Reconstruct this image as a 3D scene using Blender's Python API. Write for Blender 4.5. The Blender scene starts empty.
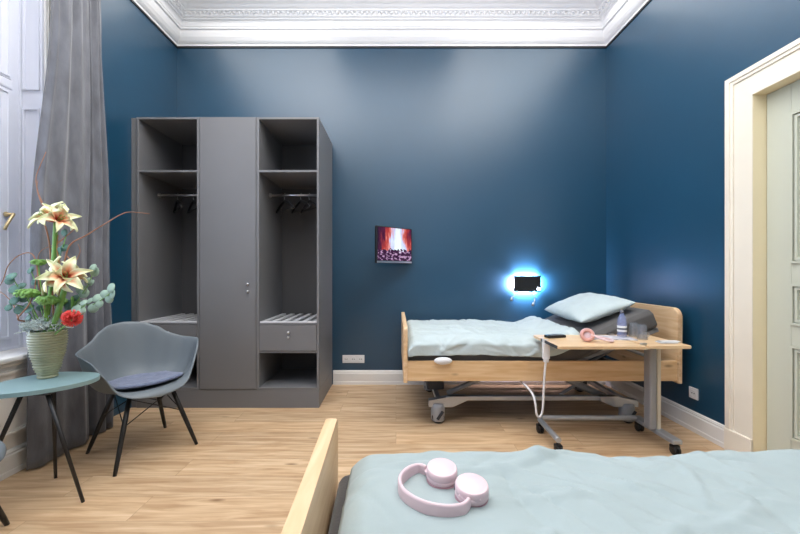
import bpy, bmesh, math, random
from mathutils import Vector, Matrix, noise
random.seed(7)
PI = math.pi
S = bpy.context.scene
C = S.collection

# ------------------------------------------------------------------ camera
cam_d = bpy.data.cameras.new('camera')
cam = bpy.data.objects.new('camera', cam_d); C.objects.link(cam)
cam.location = (0, 0, 1.2); cam.rotation_euler = (PI/2, 0, 0)
cam_d.sensor_width = 36; cam_d.lens = 355/800*36
cam_d.shift_x = 4/800; cam_d.shift_y = 5/800
cam_d.clip_start = 0.02
S.camera = cam
# ------------------------------------------------------------------ world and light
S.view_settings.view_transform = 'Standard'; S.view_settings.look = 'None'
S.view_settings.gamma = 1; S.view_settings.use_curve_mapping = False
S.view_settings.exposure = 0.0
W = bpy.data.worlds.new('world'); S.world = W; W.use_nodes = True
W.node_tree.nodes['Background'].inputs[0].default_value = (0.62, 0.74, 1.0, 1)
W.node_tree.nodes['Background'].inputs[1].default_value = 1.5

def area(name, loc, rot, sx, sy, power, col=(1, 1, 1), spread=180):
    d = bpy.data.lights.new(name, 'AREA'); d.shape = 'RECTANGLE'; d.size = sx; d.size_y = sy
    d.energy = power; d.color = col; d.spread = math.radians(spread)
    o = bpy.data.objects.new(name, d); C.objects.link(o); o.location = loc; o.rotation_euler = rot
    return o
# ceiling lights of the room (behind and above the camera), an uplight that washes the ceiling, daylight at the window
area('ceiling_light_right', (1.40, 2.40, 3.80), (0, 0, 0), 1.4, 2.3, 33, (1.0, 0.97, 0.93))
area('ceiling_light_left', (-1.40, 2.40, 3.80), (0, 0, 0), 1.4, 2.3, 33, (1.0, 0.97, 0.93))
area('ceiling_uplight', (0.0, 1.25, 3.30), (PI, 0, 0), 3.4, 2.5, 155, (0.98, 0.98, 1.0), 170)
area('rear_fill', (0.3, -2.5, 2.5), (PI/2, 0, 0), 3.4, 1.8, 20, (0.93, 0.96, 1.0))  # added soft fill from behind the camera for upright fronts; no opening there
area('window_daylight', (-2.38, 1.0, 2.0), (0, -PI/2, 0), 2.4, 2.1, 42, (0.66, 0.78, 1.0))

# ------------------------------------------------------------------ materials
def lin(c):
    return tuple((v/255/12.92 if v/255 <= .04045 else ((v/255+.055)/1.055)**2.4) for v in c)
def mat(name, rgb, rough=.5, metal=0., var=0., vscale=8., bump=0., bscale=60., spec=.5, trans=0., emit=None, es=0., coat=0., stretch=None, sheen=0.):
    m = bpy.data.materials.new(name); m.use_nodes = True
    nt = m.node_tree; b = nt.nodes['Principled BSDF']; L = nt.links
    c = lin(rgb)
    b.inputs['Base Color'].default_value = (*c, 1); b.inputs['Roughness'].default_value = rough
    b.inputs['Metallic'].default_value = metal; b.inputs['Specular IOR Level'].default_value = spec
    b.inputs['Transmission Weight'].default_value = trans; b.inputs['Coat Weight'].default_value = coat
    b.inputs['Sheen Weight'].default_value = sheen
    if emit: b.inputs['Emission Color'].default_value = (*lin(emit), 1); b.inputs['Emission Strength'].default_value = es
    tc = nt.nodes.new('ShaderNodeTexCoord'); mp = nt.nodes.new('ShaderNodeMapping'); L.new(tc.outputs['Object'], mp.inputs[0])
    if stretch: mp.inputs['Scale'].default_value = stretch
    if var:
        n = nt.nodes.new('ShaderNodeTexNoise'); n.inputs['Scale'].default_value = vscale; n.inputs['Detail'].default_value = 5
        L.new(mp.outputs[0], n.inputs['Vector'])
        r = nt.nodes.new('ShaderNodeValToRGB'); r.color_ramp.elements[0].position = .3; r.color_ramp.elements[1].position = .7
        r.color_ramp.elements[0].color = (*[v*(1-var) for v in c], 1); r.color_ramp.elements[1].color = (*[min(1, v*(1+var)) for v in c], 1)
        L.new(n.outputs['Fac'], r.inputs[0]); L.new(r.outputs[0], b.inputs['Base Color'])
    if bump:
        n2 = nt.nodes.new('ShaderNodeTexNoise'); n2.inputs['Scale'].default_value = bscale; n2.inputs['Detail'].default_value = 4
        L.new(mp.outputs[0], n2.inputs['Vector'])
        bp = nt.nodes.new('ShaderNodeBump'); bp.inputs['Strength'].default_value = bump; bp.inputs['Distance'].default_value = .01
        L.new(n2.outputs['Fac'], bp.inputs['Height']); L.new(bp.outputs[0], b.inputs['Normal'])
    return m

def wood(name, c1, c2, axis='x', rough=.45, knots=True, scale=1.):
    m = bpy.data.materials.new(name); m.use_nodes = True
    nt = m.node_tree; b = nt.nodes['Principled BSDF']; L = nt.links
    tc = nt.nodes.new('ShaderNodeTexCoord'); mp = nt.nodes.new('ShaderNodeMapping'); L.new(tc.outputs['Object'], mp.inputs[0])
    s = {'x': (1.2, 14, 14), 'y': (14, 1.2, 14), 'z': (14, 14, 1.2)}[axis]
    mp.inputs['Scale'].default_value = tuple(v*scale for v in s)
    n = nt.nodes.new('ShaderNodeTexNoise'); n.inputs['Scale'].default_value = 2.2; n.inputs['Detail'].default_value = 7; n.inputs['Distortion'].default_value = .5
    L.new(mp.outputs[0], n.inputs['Vector'])
    r = nt.nodes.new('ShaderNodeValToRGB'); e = r.color_ramp.elements
    e[0].position = .35; e[0].color = (*lin(c2), 1); e[1].position = .62; e[1].color = (*lin(c1), 1)
    L.new(n.outputs['Fac'], r.inputs[0])
    out = r.outputs[0]
    if knots:
        mp2 = nt.nodes.new('ShaderNodeMapping'); L.new(tc.outputs['Object'], mp2.inputs[0])
        mp2.inputs['Scale'].default_value = {'x': (2.2, 6, 6), 'y': (6, 2.2, 6), 'z': (6, 6, 2.2)}[axis]
        v = nt.nodes.new('ShaderNodeTexVoronoi'); v.inputs['Scale'].default_value = 1.5; L.new(mp2.outputs[0], v.inputs['Vector'])
        r2 = nt.nodes.new('ShaderNodeValToRGB'); r2.color_ramp.elements[0].position = .03; r2.color_ramp.elements[0].color = (.25, .17, .1, 1)
        r2.color_ramp.elements[1].position = .14; r2.color_ramp.elements[1].color = (1, 1, 1, 1)
        L.new(v.outputs['Distance'], r2.inputs[0])
        mx = nt.nodes.new('ShaderNodeMix'); mx.data_type = 'RGBA'; mx.blend_type = 'MULTIPLY'; mx.inputs[0].default_value = .7
        L.new(out, mx.inputs[6]); L.new(r2.outputs[0], mx.inputs[7]); out = mx.outputs[2]
    L.new(out, b.inputs['Base Color']); b.inputs['Roughness'].default_value = rough
    return m

def floor_mat():
    m = bpy.data.materials.new('oak_planks'); m.use_nodes = True
    nt = m.node_tree; b = nt.nodes['Principled BSDF']; L = nt.links
    tc = nt.nodes.new('ShaderNodeTexCoord')
    br = nt.nodes.new('ShaderNodeTexBrick'); L.new(tc.outputs['Object'], br.inputs['Vector'])
    br.inputs['Scale'].default_value = 1; br.inputs['Brick Width'].default_value = 1.3; br.inputs['Row Height'].default_value = .19
    br.inputs['Mortar Size'].default_value = .0012; br.inputs['Mortar Smooth'].default_value = .3; br.offset = .37
    br.inputs['Color1'].default_value = (.93, .93, .93, 1); br.inputs['Color2'].default_value = (1.05, 1.03, 1.0, 1); br.inputs['Mortar'].default_value = (.55, .5, .45, 1)
    # grain: long noise along x, shifted per plank through the brick colour
    mp = nt.nodes.new('ShaderNodeMapping'); L.new(tc.outputs['Object'], mp.inputs[0]); mp.inputs['Scale'].default_value = (1.1, 12, 1)
    ad = nt.nodes.new('ShaderNodeVectorMath'); ad.operation = 'MULTIPLY_ADD'; L.new(br.outputs['Color'], ad.inputs[0])
    ad.inputs[1].default_value = (30, 30, 30); L.new(mp.outputs[0], ad.inputs[2])
    n = nt.nodes.new('ShaderNodeTexNoise'); n.inputs['Scale'].default_value = 2.4; n.inputs['Detail'].default_value = 8; n.inputs['Distortion'].default_value = .7
    L.new(ad.outputs[0], n.inputs['Vector'])
    r = nt.nodes.new('ShaderNodeValToRGB'); e = r.color_ramp.elements
    e[0].position = .28; e[0].color = (*lin((172, 136, 100)), 1); e[1].position = .58; e[1].color = (*lin((206, 176, 140)), 1)
    e2 = e.new(.75); e2.color = (*lin((219, 192, 159)), 1)
    L.new(n.outputs['Fac'], r.inputs[0])
    mx = nt.nodes.new('ShaderNodeMix'); mx.data_type = 'RGBA'; mx.blend_type = 'MULTIPLY'; mx.inputs[0].default_value = 1
    L.new(r.outputs[0], mx.inputs[6]); L.new(br.outputs['Color'], mx.inputs[7])
    # knots
    mp2 = nt.nodes.new('ShaderNodeMapping'); L.new(tc.outputs['Object'], mp2.inputs[0]); mp2.inputs['Scale'].default_value = (1.3, 4.2, 1)
    v = nt.nodes.new('ShaderNodeTexVoronoi'); v.inputs['Scale'].default_value = 1.6; L.new(mp2.outputs[0], v.inputs['Vector'])
    r2 = nt.nodes.new('ShaderNodeValToRGB'); r2.color_ramp.elements[0].position = .02; r2.color_ramp.elements[0].color = (.3, .22, .15, 1)
    r2.color_ramp.elements[1].position = .11; r2.color_ramp.elements[1].color = (1, 1, 1, 1); L.new(v.outputs['Distance'], r2.inputs[0])
    mx2 = nt.nodes.new('ShaderNodeMix'); mx2.data_type = 'RGBA'; mx2.blend_type = 'MULTIPLY'; mx2.inputs[0].default_value = .8
    L.new(mx.outputs[2], mx2.inputs[6]); L.new(r2.outputs[0], mx2.inputs[7])
    L.new(mx2.outputs[2], b.inputs['Base Color']); b.inputs['Roughness'].default_value = .42
    return m

def petal_mat(name, throat, mid, edge, stripe=None):
    m = bpy.data.materials.new(name); m.use_nodes = True
    nt = m.node_tree; b = nt.nodes['Principled BSDF']; L = nt.links
    uv = nt.nodes.new('ShaderNodeUVMap'); sp = nt.nodes.new('ShaderNodeSeparateXYZ'); L.new(uv.outputs[0], sp.inputs[0])
    r = nt.nodes.new('ShaderNodeValToRGB'); e = r.color_ramp.elements
    e[0].position = .30; e[0].color = (*lin(throat), 1); e[1].position = .85; e[1].color = (*lin(edge), 1)
    q = e.new(.50); q.color = (*lin(mid), 1)
    # distance from the midrib pushes the colour towards the edge tint
    ms = nt.nodes.new('ShaderNodeMath'); ms.operation = 'SUBTRACT'; L.new(sp.outputs[0], ms.inputs[0]); ms.inputs[1].default_value = .5
    ma = nt.nodes.new('ShaderNodeMath'); ma.operation = 'ABSOLUTE'; L.new(ms.outputs[0], ma.inputs[0])
    mm = nt.nodes.new('ShaderNodeMath'); mm.operation = 'MULTIPLY_ADD'; L.new(ma.outputs[0], mm.inputs[0]); mm.inputs[1].default_value = .7; L.new(sp.outputs[1], mm.inputs[2])
    L.new(mm.outputs[0], r.inputs[0]); L.new(r.outputs[0], b.inputs['Base Color'])
    b.inputs['Roughness'].default_value = .5; b.inputs['Subsurface Weight'].default_value = .0
    return m

M = {}
M['wall'] = mat('petrol_blue_satin_paint', (15, 65, 92), .37, var=.05, vscale=1.5, bump=.05, bscale=14, spec=.9)
M['white'] = mat('white_lacquer', (232, 230, 226), .4, var=.015, vscale=3)
M['cream'] = mat('cream_lacquer', (242, 228, 192), .42, var=.015, vscale=3)
M['doorw'] = mat('pale_green_white_lacquer', (196, 199, 184), .42, var=.02, vscale=2)
M['plaster'] = mat('white_plaster', (243, 243, 243), .8, var=.01, vscale=5, bump=.04, bscale=40)
M['darkgap'] = mat('dark_shadow_profile', (40, 42, 46), .6, var=.05)
M['floor'] = floor_mat()
M['cab'] = mat('anthracite_laminate', (113, 113, 115), .5, var=.03, vscale=2)
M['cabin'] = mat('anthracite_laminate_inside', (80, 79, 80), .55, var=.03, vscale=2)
M['slat'] = mat('light_grey_slat', (205, 205, 208), .35, var=.02)
M['chrome'] = mat('brushed_steel', (200, 200, 202), .28, metal=1, var=.03, vscale=20)
M['black'] = mat('black_plastic', (20, 20, 22), .4, var=.05)
M['blackw'] = mat('black_stained_wood', (22, 21, 21), .45, var=.15, vscale=20)
M['oak'] = wood('oak_veneer', (226, 193, 150), (208, 168, 120), 'x')
M['oaky'] = wood('oak_veneer_across', (226, 195, 156), (210, 172, 128), 'y')
M['oakedge'] = wood('oak_light_edge', (234, 204, 166), (222, 186, 142), 'y', knots=False)
M['tablewood'] = wood('beech_laminate', (232, 200, 158), (220, 184, 140), 'x', rough=.3, knots=False)
M['alu'] = mat('silver_painted_metal', (176, 180, 186), .35, metal=.6, var=.03, vscale=10)
M['greymetal'] = mat('grey_powder_coat', (150, 152, 156), .45, metal=.2, var=.03, vscale=10)
M['darkmetal'] = mat('dark_grey_metal', (58, 60, 66), .5, metal=.3, var=.05, vscale=10)
M['beige'] = mat('beige_plastic', (205, 196, 178), .45, var=.02)
M['mattress'] = mat('dark_grey_mattress_cover', (82, 80, 79), .8, var=.06, vscale=12, bump=.15, bscale=200, sheen=.2)
M['linen'] = mat('pale_aqua_linen', (186, 199, 200), .85, var=.04, vscale=6, bump=.35, bscale=22, sheen=.15)
M['linen2'] = mat('pale_blue_linen', (156, 169, 169), .85, var=.035, vscale=4, bump=.3, bscale=14, sheen=.15)
M['chair'] = mat('blue_grey_polypropylene', (108, 116, 121), .5, var=.02, vscale=5, bump=.04, bscale=120)
M['felt'] = mat('blue_grey_felt', (108, 116, 140), .95, var=.22, vscale=28, bump=.2, bscale=120, sheen=.3)
M['tabletop'] = mat('sage_blue_tabletop', (124, 150, 150), .4, var=.03, vscale=6)
M['curtain'] = mat('grey_velvet', (98, 100, 107), .85, var=.24, vscale=11, bump=.2, bscale=90, sheen=.35, stretch=(1.5, 1.5, .5))
M['vase'] = mat('olive_glazed_ceramic', (148, 150, 116), .35, var=.10, vscale=9, coat=.3)
M['pink'] = mat('pale_pink_plastic', (224, 198, 202), .42, var=.015)
M['pinkc'] = mat('coral_pink_cushion', (214, 160, 150), .6, var=.03)
M['pinkd'] = mat('dusty_pink_cushion', (178, 140, 148), .7, var=.03)
M['whitep'] = mat('white_plastic', (228, 228, 230), .35, var=.01)
M['mark'] = mat('grey_print', (95, 98, 108), .5, var=.02)
M['winwhite'] = mat('white_lacquer_daylight_tint', (228, 231, 242), .4, var=.015)  # window's white lacquer with the bluish daylight cast put into its colour
M['casing'] = mat('warm_white_lacquer', (236, 228, 212), .4, var=.015)
M['tumbler'] = mat('thin_clear_glass', (130, 140, 155), .04, spec=1.)
M['tumbler'].node_tree.nodes['Principled BSDF'].inputs['Alpha'].default_value = .30
M['glass'] = mat('clear_glass', (255, 255, 255), .02, trans=1., var=0.)
M['water'] = mat('bottle_plastic', (150, 165, 215), .1, spec=.8)
M['water'].node_tree.nodes['Principled BSDF'].inputs['Alpha'].default_value = .38
M['paper'] = mat('glossy_paper', (200, 198, 205), .3, var=.5, vscale=22)
M['stem'] = mat('fresh_green_stem', (112, 158, 78), .5, var=.12, vscale=20)
M['leafgrey'] = mat('eucalyptus_leaf', (146, 170, 150), .6, var=.12, vscale=25)
M['leafdark'] = mat('dark_eucalyptus_leaf', (78, 114, 98), .55, var=.15, vscale=25)
M['leafgreen'] = mat('bright_green_leaf', (118, 160, 70), .55, var=.25, vscale=40)
M['moss'] = mat('silver_moss', (192, 202, 196), .9, var=.2, vscale=60)
M['twig'] = mat('brown_twig', (150, 104, 76), .6, var=.2, vscale=30)
M['twig2'] = mat('golden_twig', (150, 118, 62), .6, var=.2, vscale=30)
M['red'] = mat('red_pincushion_petals', (222, 70, 62), .6, var=.15, vscale=60)
M['petal'] = petal_mat('amaryllis_petal', (160, 28, 18), (230, 158, 118), (232, 234, 190))
M['brass'] = mat('aged_brass', (190, 170, 130), .3, metal=.9, var=.05)
M['led'] = mat('cold_white_led', (220, 235, 255), .5, emit=(205, 228, 255), es=9)
M['ledspot'] = mat('reading_led', (255, 255, 255), .5, emit=(225, 238, 255), es=40)

def screen_mat():
    m = bpy.data.materials.new('television_picture'); m.use_nodes = True
    nt = m.node_tree; b = nt.nodes['Principled BSDF']; L = nt.links
    uv = nt.nodes.new('ShaderNodeUVMap'); sp = nt.nodes.new('ShaderNodeSeparateXYZ'); L.new(uv.outputs[0], sp.inputs[0])
    def math_(op, a, b_=None, c_=None):
        n = nt.nodes.new('ShaderNodeMath'); n.operation = op
        for i, v in enumerate((a, b_, c_)):
            if v is None: continue
            if isinstance(v, (int, float)): n.inputs[i].default_value = v
            else: L.new(v, n.inputs[i])
        return n.outputs[0]
    mp = nt.nodes.new('ShaderNodeMapping'); L.new(uv.outputs[0], mp.inputs[0]); mp.inputs['Scale'].default_value = (9, 1.6, 1)
    n = nt.nodes.new('ShaderNodeTexNoise'); n.inputs['Scale'].default_value = 1.3; n.inputs['Detail'].default_value = 4; L.new(mp.outputs[0], n.inputs['Vector'])
    # a white column at the centre, red and dark curtains at the sides
    d = math_('ABSOLUTE', math_('SUBTRACT', sp.outputs[0], .58))
    f = math_('ADD', math_('MULTIPLY', d, 1.6), math_('MULTIPLY', math_('SUBTRACT', n.outputs['Fac'], .5), .9))
    f = math_('ADD', f, math_('MULTIPLY', math_('SUBTRACT', sp.outputs[1], .5), .25))
    r = nt.nodes.new('ShaderNodeValToRGB'); e = r.color_ramp.elements
    e[0].position = .1; e[0].color = (.85, .95, 1, 1); e[1].position = .95; e[1].color = (.02, .0, .02, 1)
    for p, c in ((.3, (.55, .62, .95, 1)), (.42, (.75, .25, .22, 1)), (.55, (.45, .04, .03, 1)), (.75, (.08, .0, .03, 1))): q = e.new(p); q.color = c
    L.new(f, r.inputs[0])
    # dark blocks in the lower third
    v = nt.nodes.new('ShaderNodeTexNoise'); v.inputs['Scale'].default_value = 13; v.inputs['Detail'].default_value = 2; L.new(uv.outputs[0], v.inputs['Vector'])
    r3 = nt.nodes.new('ShaderNodeValToRGB'); r3.color_ramp.elements[0].position = .50; r3.color_ramp.elements[0].color = (.03, .0, .03, 1)
    r3.color_ramp.elements[1].position = .62; r3.color_ramp.elements[1].color = (.5, .3, .5, 1); L.new(v.outputs['Fac'], r3.inputs[0])
    k = math_('LESS_THAN', math_('ADD', sp.outputs[1], math_('MULTIPLY', math_('SUBTRACT', v.outputs['Fac'], .5), .35)), .33)
    mx = nt.nodes.new('ShaderNodeMix'); mx.data_type = 'RGBA'; L.new(k, mx.inputs[0]); L.new(r.outputs[0], mx.inputs[6]); L.new(r3.outputs[0], mx.inputs[7])
    b.inputs['Base Color'].default_value = (.01, .01, .01, 1); b.inputs['Roughness'].default_value = .25
    L.new(mx.outputs[2], b.inputs['Emission Color']); b.inputs['Emission Strength'].default_value = 1.1
    return m
M['screen'] = screen_mat()

# ------------------------------------------------------------------ mesh helpers
def V(*a): return Vector(a)
def new(): return bmesh.new()
def box(bm, x0, x1, y0, y1, z0, z1, bev=0., seg=2, mtx=None):
    t = bmesh.new(); bmesh.ops.create_cube(t, size=1)
    for v in t.verts: v.co = V((x0+x1)/2+v.co.x*(x1-x0), (y0+y1)/2+v.co.y*(y1-y0), (z0+z1)/2+v.co.z*(z1-z0))
    if bev: bmesh.ops.bevel(t, geom=list(t.edges), offset=bev, segments=seg, profile=.5, affect='EDGES')
    if mtx: bmesh.ops.transform(t, matrix=mtx, verts=t.verts)
    join(bm, t); return bm
def join(bm, t):
    me = bpy.data.meshes.new('tmp'); t.to_mesh(me); t.free(); bm.from_mesh(me); bpy.data.meshes.remove(me)
def frame_axes(d):
    d = d.normalized(); u = V(0, 0, 1) if abs(d.z) < .9 else V(1, 0, 0)
    a = d.cross(u).normalized(); return a, d.cross(a).normalized()
def tube(bm, pts, r, seg=12, caps=True, closed=False, flat=1.0):
    pts = [Vector(p) for p in pts]; n = len(pts); rs = r if isinstance(r, (list, tuple)) else [r]*n
    rings = []; a = None
    for i, p in enumerate(pts):
        if closed: d = pts[(i+1) % n]-pts[i-1]
        else: d = pts[min(i+1, n-1)]-pts[max(i-1, 0)]
        d.normalize()
        if a is None: a, _ = frame_axes(d)
        else: a = (a-d*a.dot(d)).normalized()
        b = d.cross(a)
        rings.append([bm.verts.new(p+(a*math.cos(2*PI*k/seg)+b*math.sin(2*PI*k/seg)*flat)*rs[i]) for k in range(seg)])
    m = n if closed else n-1
    for i in range(m):
        A, B = rings[i], rings[(i+1) % n]
        for k in range(seg):
            bm.faces.new((A[k], A[(k+1) % seg], B[(k+1) % seg], B[k])).smooth = True
    if caps and not closed:
        bm.faces.new(list(reversed(rings[0]))); bm.faces.new(rings[-1])
    return bm
def smooth_path(pts, sub=6):
    P = [Vector(p) for p in pts]; out = []
    for i in range(len(P)-1):
        p0, p1, p2, p3 = P[max(i-1, 0)], P[i], P[i+1], P[min(i+2, len(P)-1)]
        for k in range(sub):
            t = k/sub
            out.append(.5*((2*p1)+(p2-p0)*t+(2*p0-5*p1+4*p2-p3)*t*t+(3*p1-p0-3*p2+p3)*t**3))
    out.append(P[-1]); return out
def lathe(bm, prof, c=(0, 0, 0), seg=32, mtx=None):
    c = Vector(c); rings = []
    for r, z in prof:
        if r < 1e-6: rings.append([bm.verts.new(c+V(0, 0, z))])
        else: rings.append([bm.verts.new(c+V(r*math.cos(2*PI*k/seg), r*math.sin(2*PI*k/seg), z)) for k in range(seg)])
    for A, B in zip(rings, rings[1:]):
        for k in range(seg):
            a0, a1 = A[k % len(A)], A[(k+1) % seg % len(A)]; b0, b1 = B[k % len(B)], B[(k+1) % seg % len(B)]
            vs = []
            for v in (a0, a1, b1, b0):
                if v not in vs: vs.append(v)
            if len(vs) > 2: bm.faces.new(vs).smooth = True
    if mtx: bmesh.ops.transform(bm, matrix=mtx, verts=[v for r in rings for v in r])
    return bm
def prism(bm, poly, z0, z1, bev=0., mtx=None):
    t = bmesh.new()
    lo = [t.verts.new((x, y, z0)) for x, y in poly]; hi = [t.verts.new((x, y, z1)) for x, y in poly]
    n = len(poly); t.faces.new(list(reversed(lo))); t.faces.new(hi)
    for i in range(n): t.faces.new((lo[i], lo[(i+1) % n], hi[(i+1) % n], hi[i]))
    if bev:
        ed = [e for e in t.edges if abs(e.verts[0].co.z-e.verts[1].co.z) < 1e-6]
        bmesh.ops.bevel(t, geom=ed, offset=bev, segments=3, profile=.5, affect='EDGES')
    if mtx: bmesh.ops.transform(t, matrix=mtx, verts=t.verts)
    join(bm, t); return bm
def grid(bm, f, nu, nv, uv=False, smooth=True):
    vs = [[bm.verts.new(f(i/nu, j/nv)) for j in range(nv+1)] for i in range(nu+1)]
    lay = bm.loops.layers.uv.verify() if uv else None
    for i in range(nu):
        for j in range(nv):
            fc = bm.faces.new((vs[i][j], vs[i+1][j], vs[i+1][j+1], vs[i][j+1])); fc.smooth = smooth
            if uv:
                for lp, (a, b) in zip(fc.loops, ((i, j), (i+1, j), (i+1, j+1), (i, j+1))): lp[lay].uv = (a/nu, b/nv)
    return bm
def rframe(bm, a0, a1, c0, c1, w, t0, t1, plane='x', open_bottom=False):
    # mitred frame in the YZ plane (plane 'x') or the XZ plane (plane 'y'), w wide, from depth t0 to t1
    def P(a, c, t): return (t, a, c) if plane == 'x' else (a, t, c)
    wb = 0 if open_bottom else w
    O = [(a0, c0), (a1, c0), (a1, c1), (a0, c1)]; I = [(a0+w, c0+wb), (a1-w, c0+wb), (a1-w, c1-w), (a0+w, c1-w)]
    vo = [[bm.verts.new(P(*p, t)) for p in O] for t in (t0, t1)]; vi = [[bm.verts.new(P(*p, t)) for p in I] for t in (t0, t1)]
    for k in range(4):
        if open_bottom and k == 0: continue
        m = (k+1) % 4
        for q in (0, 1): bm.faces.new((vo[q][k], vo[q][m], vi[q][m], vi[q][k]))
        bm.faces.new((vo[0][k], vo[0][m], vo[1][m], vo[1][k])); bm.faces.new((vi[0][k], vi[0][m], vi[1][m], vi[1][k]))
def obj(name, bm, m, parent=None, smooth=None, sub=0, solid=0., bevel=0.):
    me = bpy.data.meshes.new(name)
    bmesh.ops.recalc_face_normals(bm, faces=bm.faces); bm.to_mesh(me); bm.free()
    if smooth:
        for p in me.polygons: p.use_smooth = True
    me.materials.append(M[m] if isinstance(m, str) else m)
    o = bpy.data.objects.new(name, me); C.objects.link(o)
    if parent: o.parent = parent; o.matrix_parent_inverse = Matrix.Translation(-parent.location) if parent.type == 'EMPTY' and parent.get('_abs') else Matrix()
    if solid:
        md = o.modifiers.new('solid', 'SOLIDIFY'); md.thickness = solid; md.offset = 0
    if bevel:
        md = o.modifiers.new('bevel', 'BEVEL'); md.width = bevel; md.segments = 3
    if sub:
        md = o.modifiers.new('sub', 'SUBSURF'); md.levels = sub; md.render_levels = sub
    return o
def thing(name, label, cat, loc=(0, 0, 0), rotz=0, group=None, world=False):
    # world=True: the parts are written in room coordinates, the empty still stands at the thing's base
    o = bpy.data.objects.new(name, None); C.objects.link(o); o.empty_display_size = .05
    o.location = loc; o.rotation_euler = (0, 0, rotz); o['label'] = label; o['category'] = cat
    if group: o['group'] = group
    if world: o['_abs'] = 1
    return o
def tag(o, label, cat, group=None, kind=None):
    o['label'] = label; o['category'] = cat
    if group: o['group'] = group
    if kind: o['kind'] = kind
    return o
def struct(name, bm, m, parent=None, label=None, cat=None, **k):
    o = obj(name, bm, m, parent, **k)
    if not parent: o['kind'] = 'structure'
    if label: o['label'] = label; o['category'] = cat or name.split('_')[0]
    return o
def dup(root, loc, rotz, label=None, group=None):
    r = root.copy(); C.objects.link(r); r.location = loc; r.rotation_euler = (0, 0, rotz)
    if label: r['label'] = label
    if group: r['group'] = group
    for ch in list(root.children):
        c = ch.copy(); C.objects.link(c); c.parent = r
        for g in list(ch.children):
            d = g.copy(); C.objects.link(d); d.parent = c
    return r
def interp(tab, x):
    for (a, va), (b, vb) in zip(tab, tab[1:]):
        if x <= b:
            t = (x-a)/(b-a); t = t*t*(3-2*t); return va+(vb-va)*t
    return tab[-1][1]
def nz(x, y, z=0): return noise.noise(V(x, y, z))

# ------------------------------------------------------------------ room shell
XL, XR, YB, YF, ZC = -2.344, 2.252, 3.80, -2.6, 3.92
WY0, WY1, WZ0, WZ1 = .15, 2.36, .70, 3.35      # window opening in the left wall
struct('floor', box(new(), XL-.4, XR+.3, YF-.15, YB+.15, -.1, 0), 'floor', label='light oak plank floor running across the room', cat='floor')
struct('ceiling', box(new(), XL-.15, XR+.15, YF-.15, YB+.15, ZC, ZC+.1), 'plaster', label='white plaster ceiling above the cornice', cat='ceiling')
struct('wall_back', box(new(), XL-.15, XR+.15, YB, YB+.15, 0, ZC), 'wall', label='dark petrol blue wall behind wardrobe and bed', cat='wall')
struct('wall_front', box(new(), XL-.15, XR+.15, YF-.15, YF, 0, ZC), 'wall', label='petrol blue wall behind the camera', cat='wall')
b = new()
box(b, XL-.4, XL, WY1, YB+.15, 0, ZC); box(b, XL-.4, XL, YF-.15, WY0, 0, ZC)
box(b, XL-.4, XL, WY0, WY1, WZ1, ZC); box(b, XL-.4, XL, WY0, WY1, 0, WZ0)
struct('wall_left', b, 'wall', label='petrol blue wall on the left around the window', cat='wall')
DY0, DY1, DZ = 1.22, 2.22, 2.31               # door opening in the right wall
b = new()
box(b, XR, XR+.15, DY1, YB+.15, 0, ZC); box(b, XR, XR+.15, YF-.15, DY0, 0, ZC); box(b, XR, XR+.15, DY0, DY1, DZ, ZC)
struct('wall_right', b, 'wall', label='petrol blue wall on the right beside the white door', cat='wall')

# cornice swept round the room
prof = [(0, 3.612), (.012, 3.612), (.016, 3.628), (.028, 3.634), (.045, 3.648), (.066, 3.674), (.082, 3.705), (.088, 3.728), (.108, 3.732), (.112, 3.748),
        (.118, 3.752), (.120, 3.782), (.128, 3.796), (.150, 3.800), (.152, 3.812), (.170, 3.816), (.176, 3.826), (.180, 3.842), (.212, 3.846), (.216, 3.858), (.236, 3.862), (.262, 3.874),
        (.300, 3.880), (.306, 3.892), (.350, 3.896), (.39, 3.905), (.40, ZC)]
b = new(); rings = []
for d, z in prof:
    rings.append([b.verts.new(p) for p in ((XL+d, YF+d, z), (XR-d, YF+d, z), (XR-d, YB-d, z), (XL+d, YB-d, z))])
for A, B in zip(rings, rings[1:]):
    for k in range(4): b.faces.new((A[k], A[(k+1) % 4], B[(k+1) % 4], B[k]))
corn = struct('trim_1', b, 'plaster', label='white stepped plaster cornice with a beaded row', cat='cornice')
# little egg beads of the cornice
b = new(); bd = .196
def bead(x, y):
    t = bmesh.new(); bmesh.ops.create_uvsphere(t, u_segments=8, v_segments=6, radius=.5)
    for v in t.verts: v.co = V(x+v.co.x*.034, y+v.co.y*.034, 3.838+v.co.z*.026)
    for f in t.faces: f.smooth = True
    join(b, t)
n = int((XR-XL-2*bd)/.05)
tmpl = None
for i in range(n+1):
    bead(XL+bd+(XR-XL-2*bd)*i/n, YB-bd+.008)
n = 44
for i in range(1, n):
    y = YB-bd-i*.05
    bead(XL+bd-.008, y); bead(XR-bd+.008, y)
obj('bead_row', b, 'plaster', corn)
b = new(); g = .006
for (x0, x1, y0, y1) in ((XL, XR, YB-g*1.6, YB), (XL, XL+g*1.6, YF, YB), (XR-g*1.6, XR, YF, YB), (XL, XR, YF, YF+g*1.6)): box(b, x0, x1, y0, y1, 3.594, 3.612)
struct('trim_2', b, 'darkgap', label='thin dark shadow profile under the white cornice', cat='trim')

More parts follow.
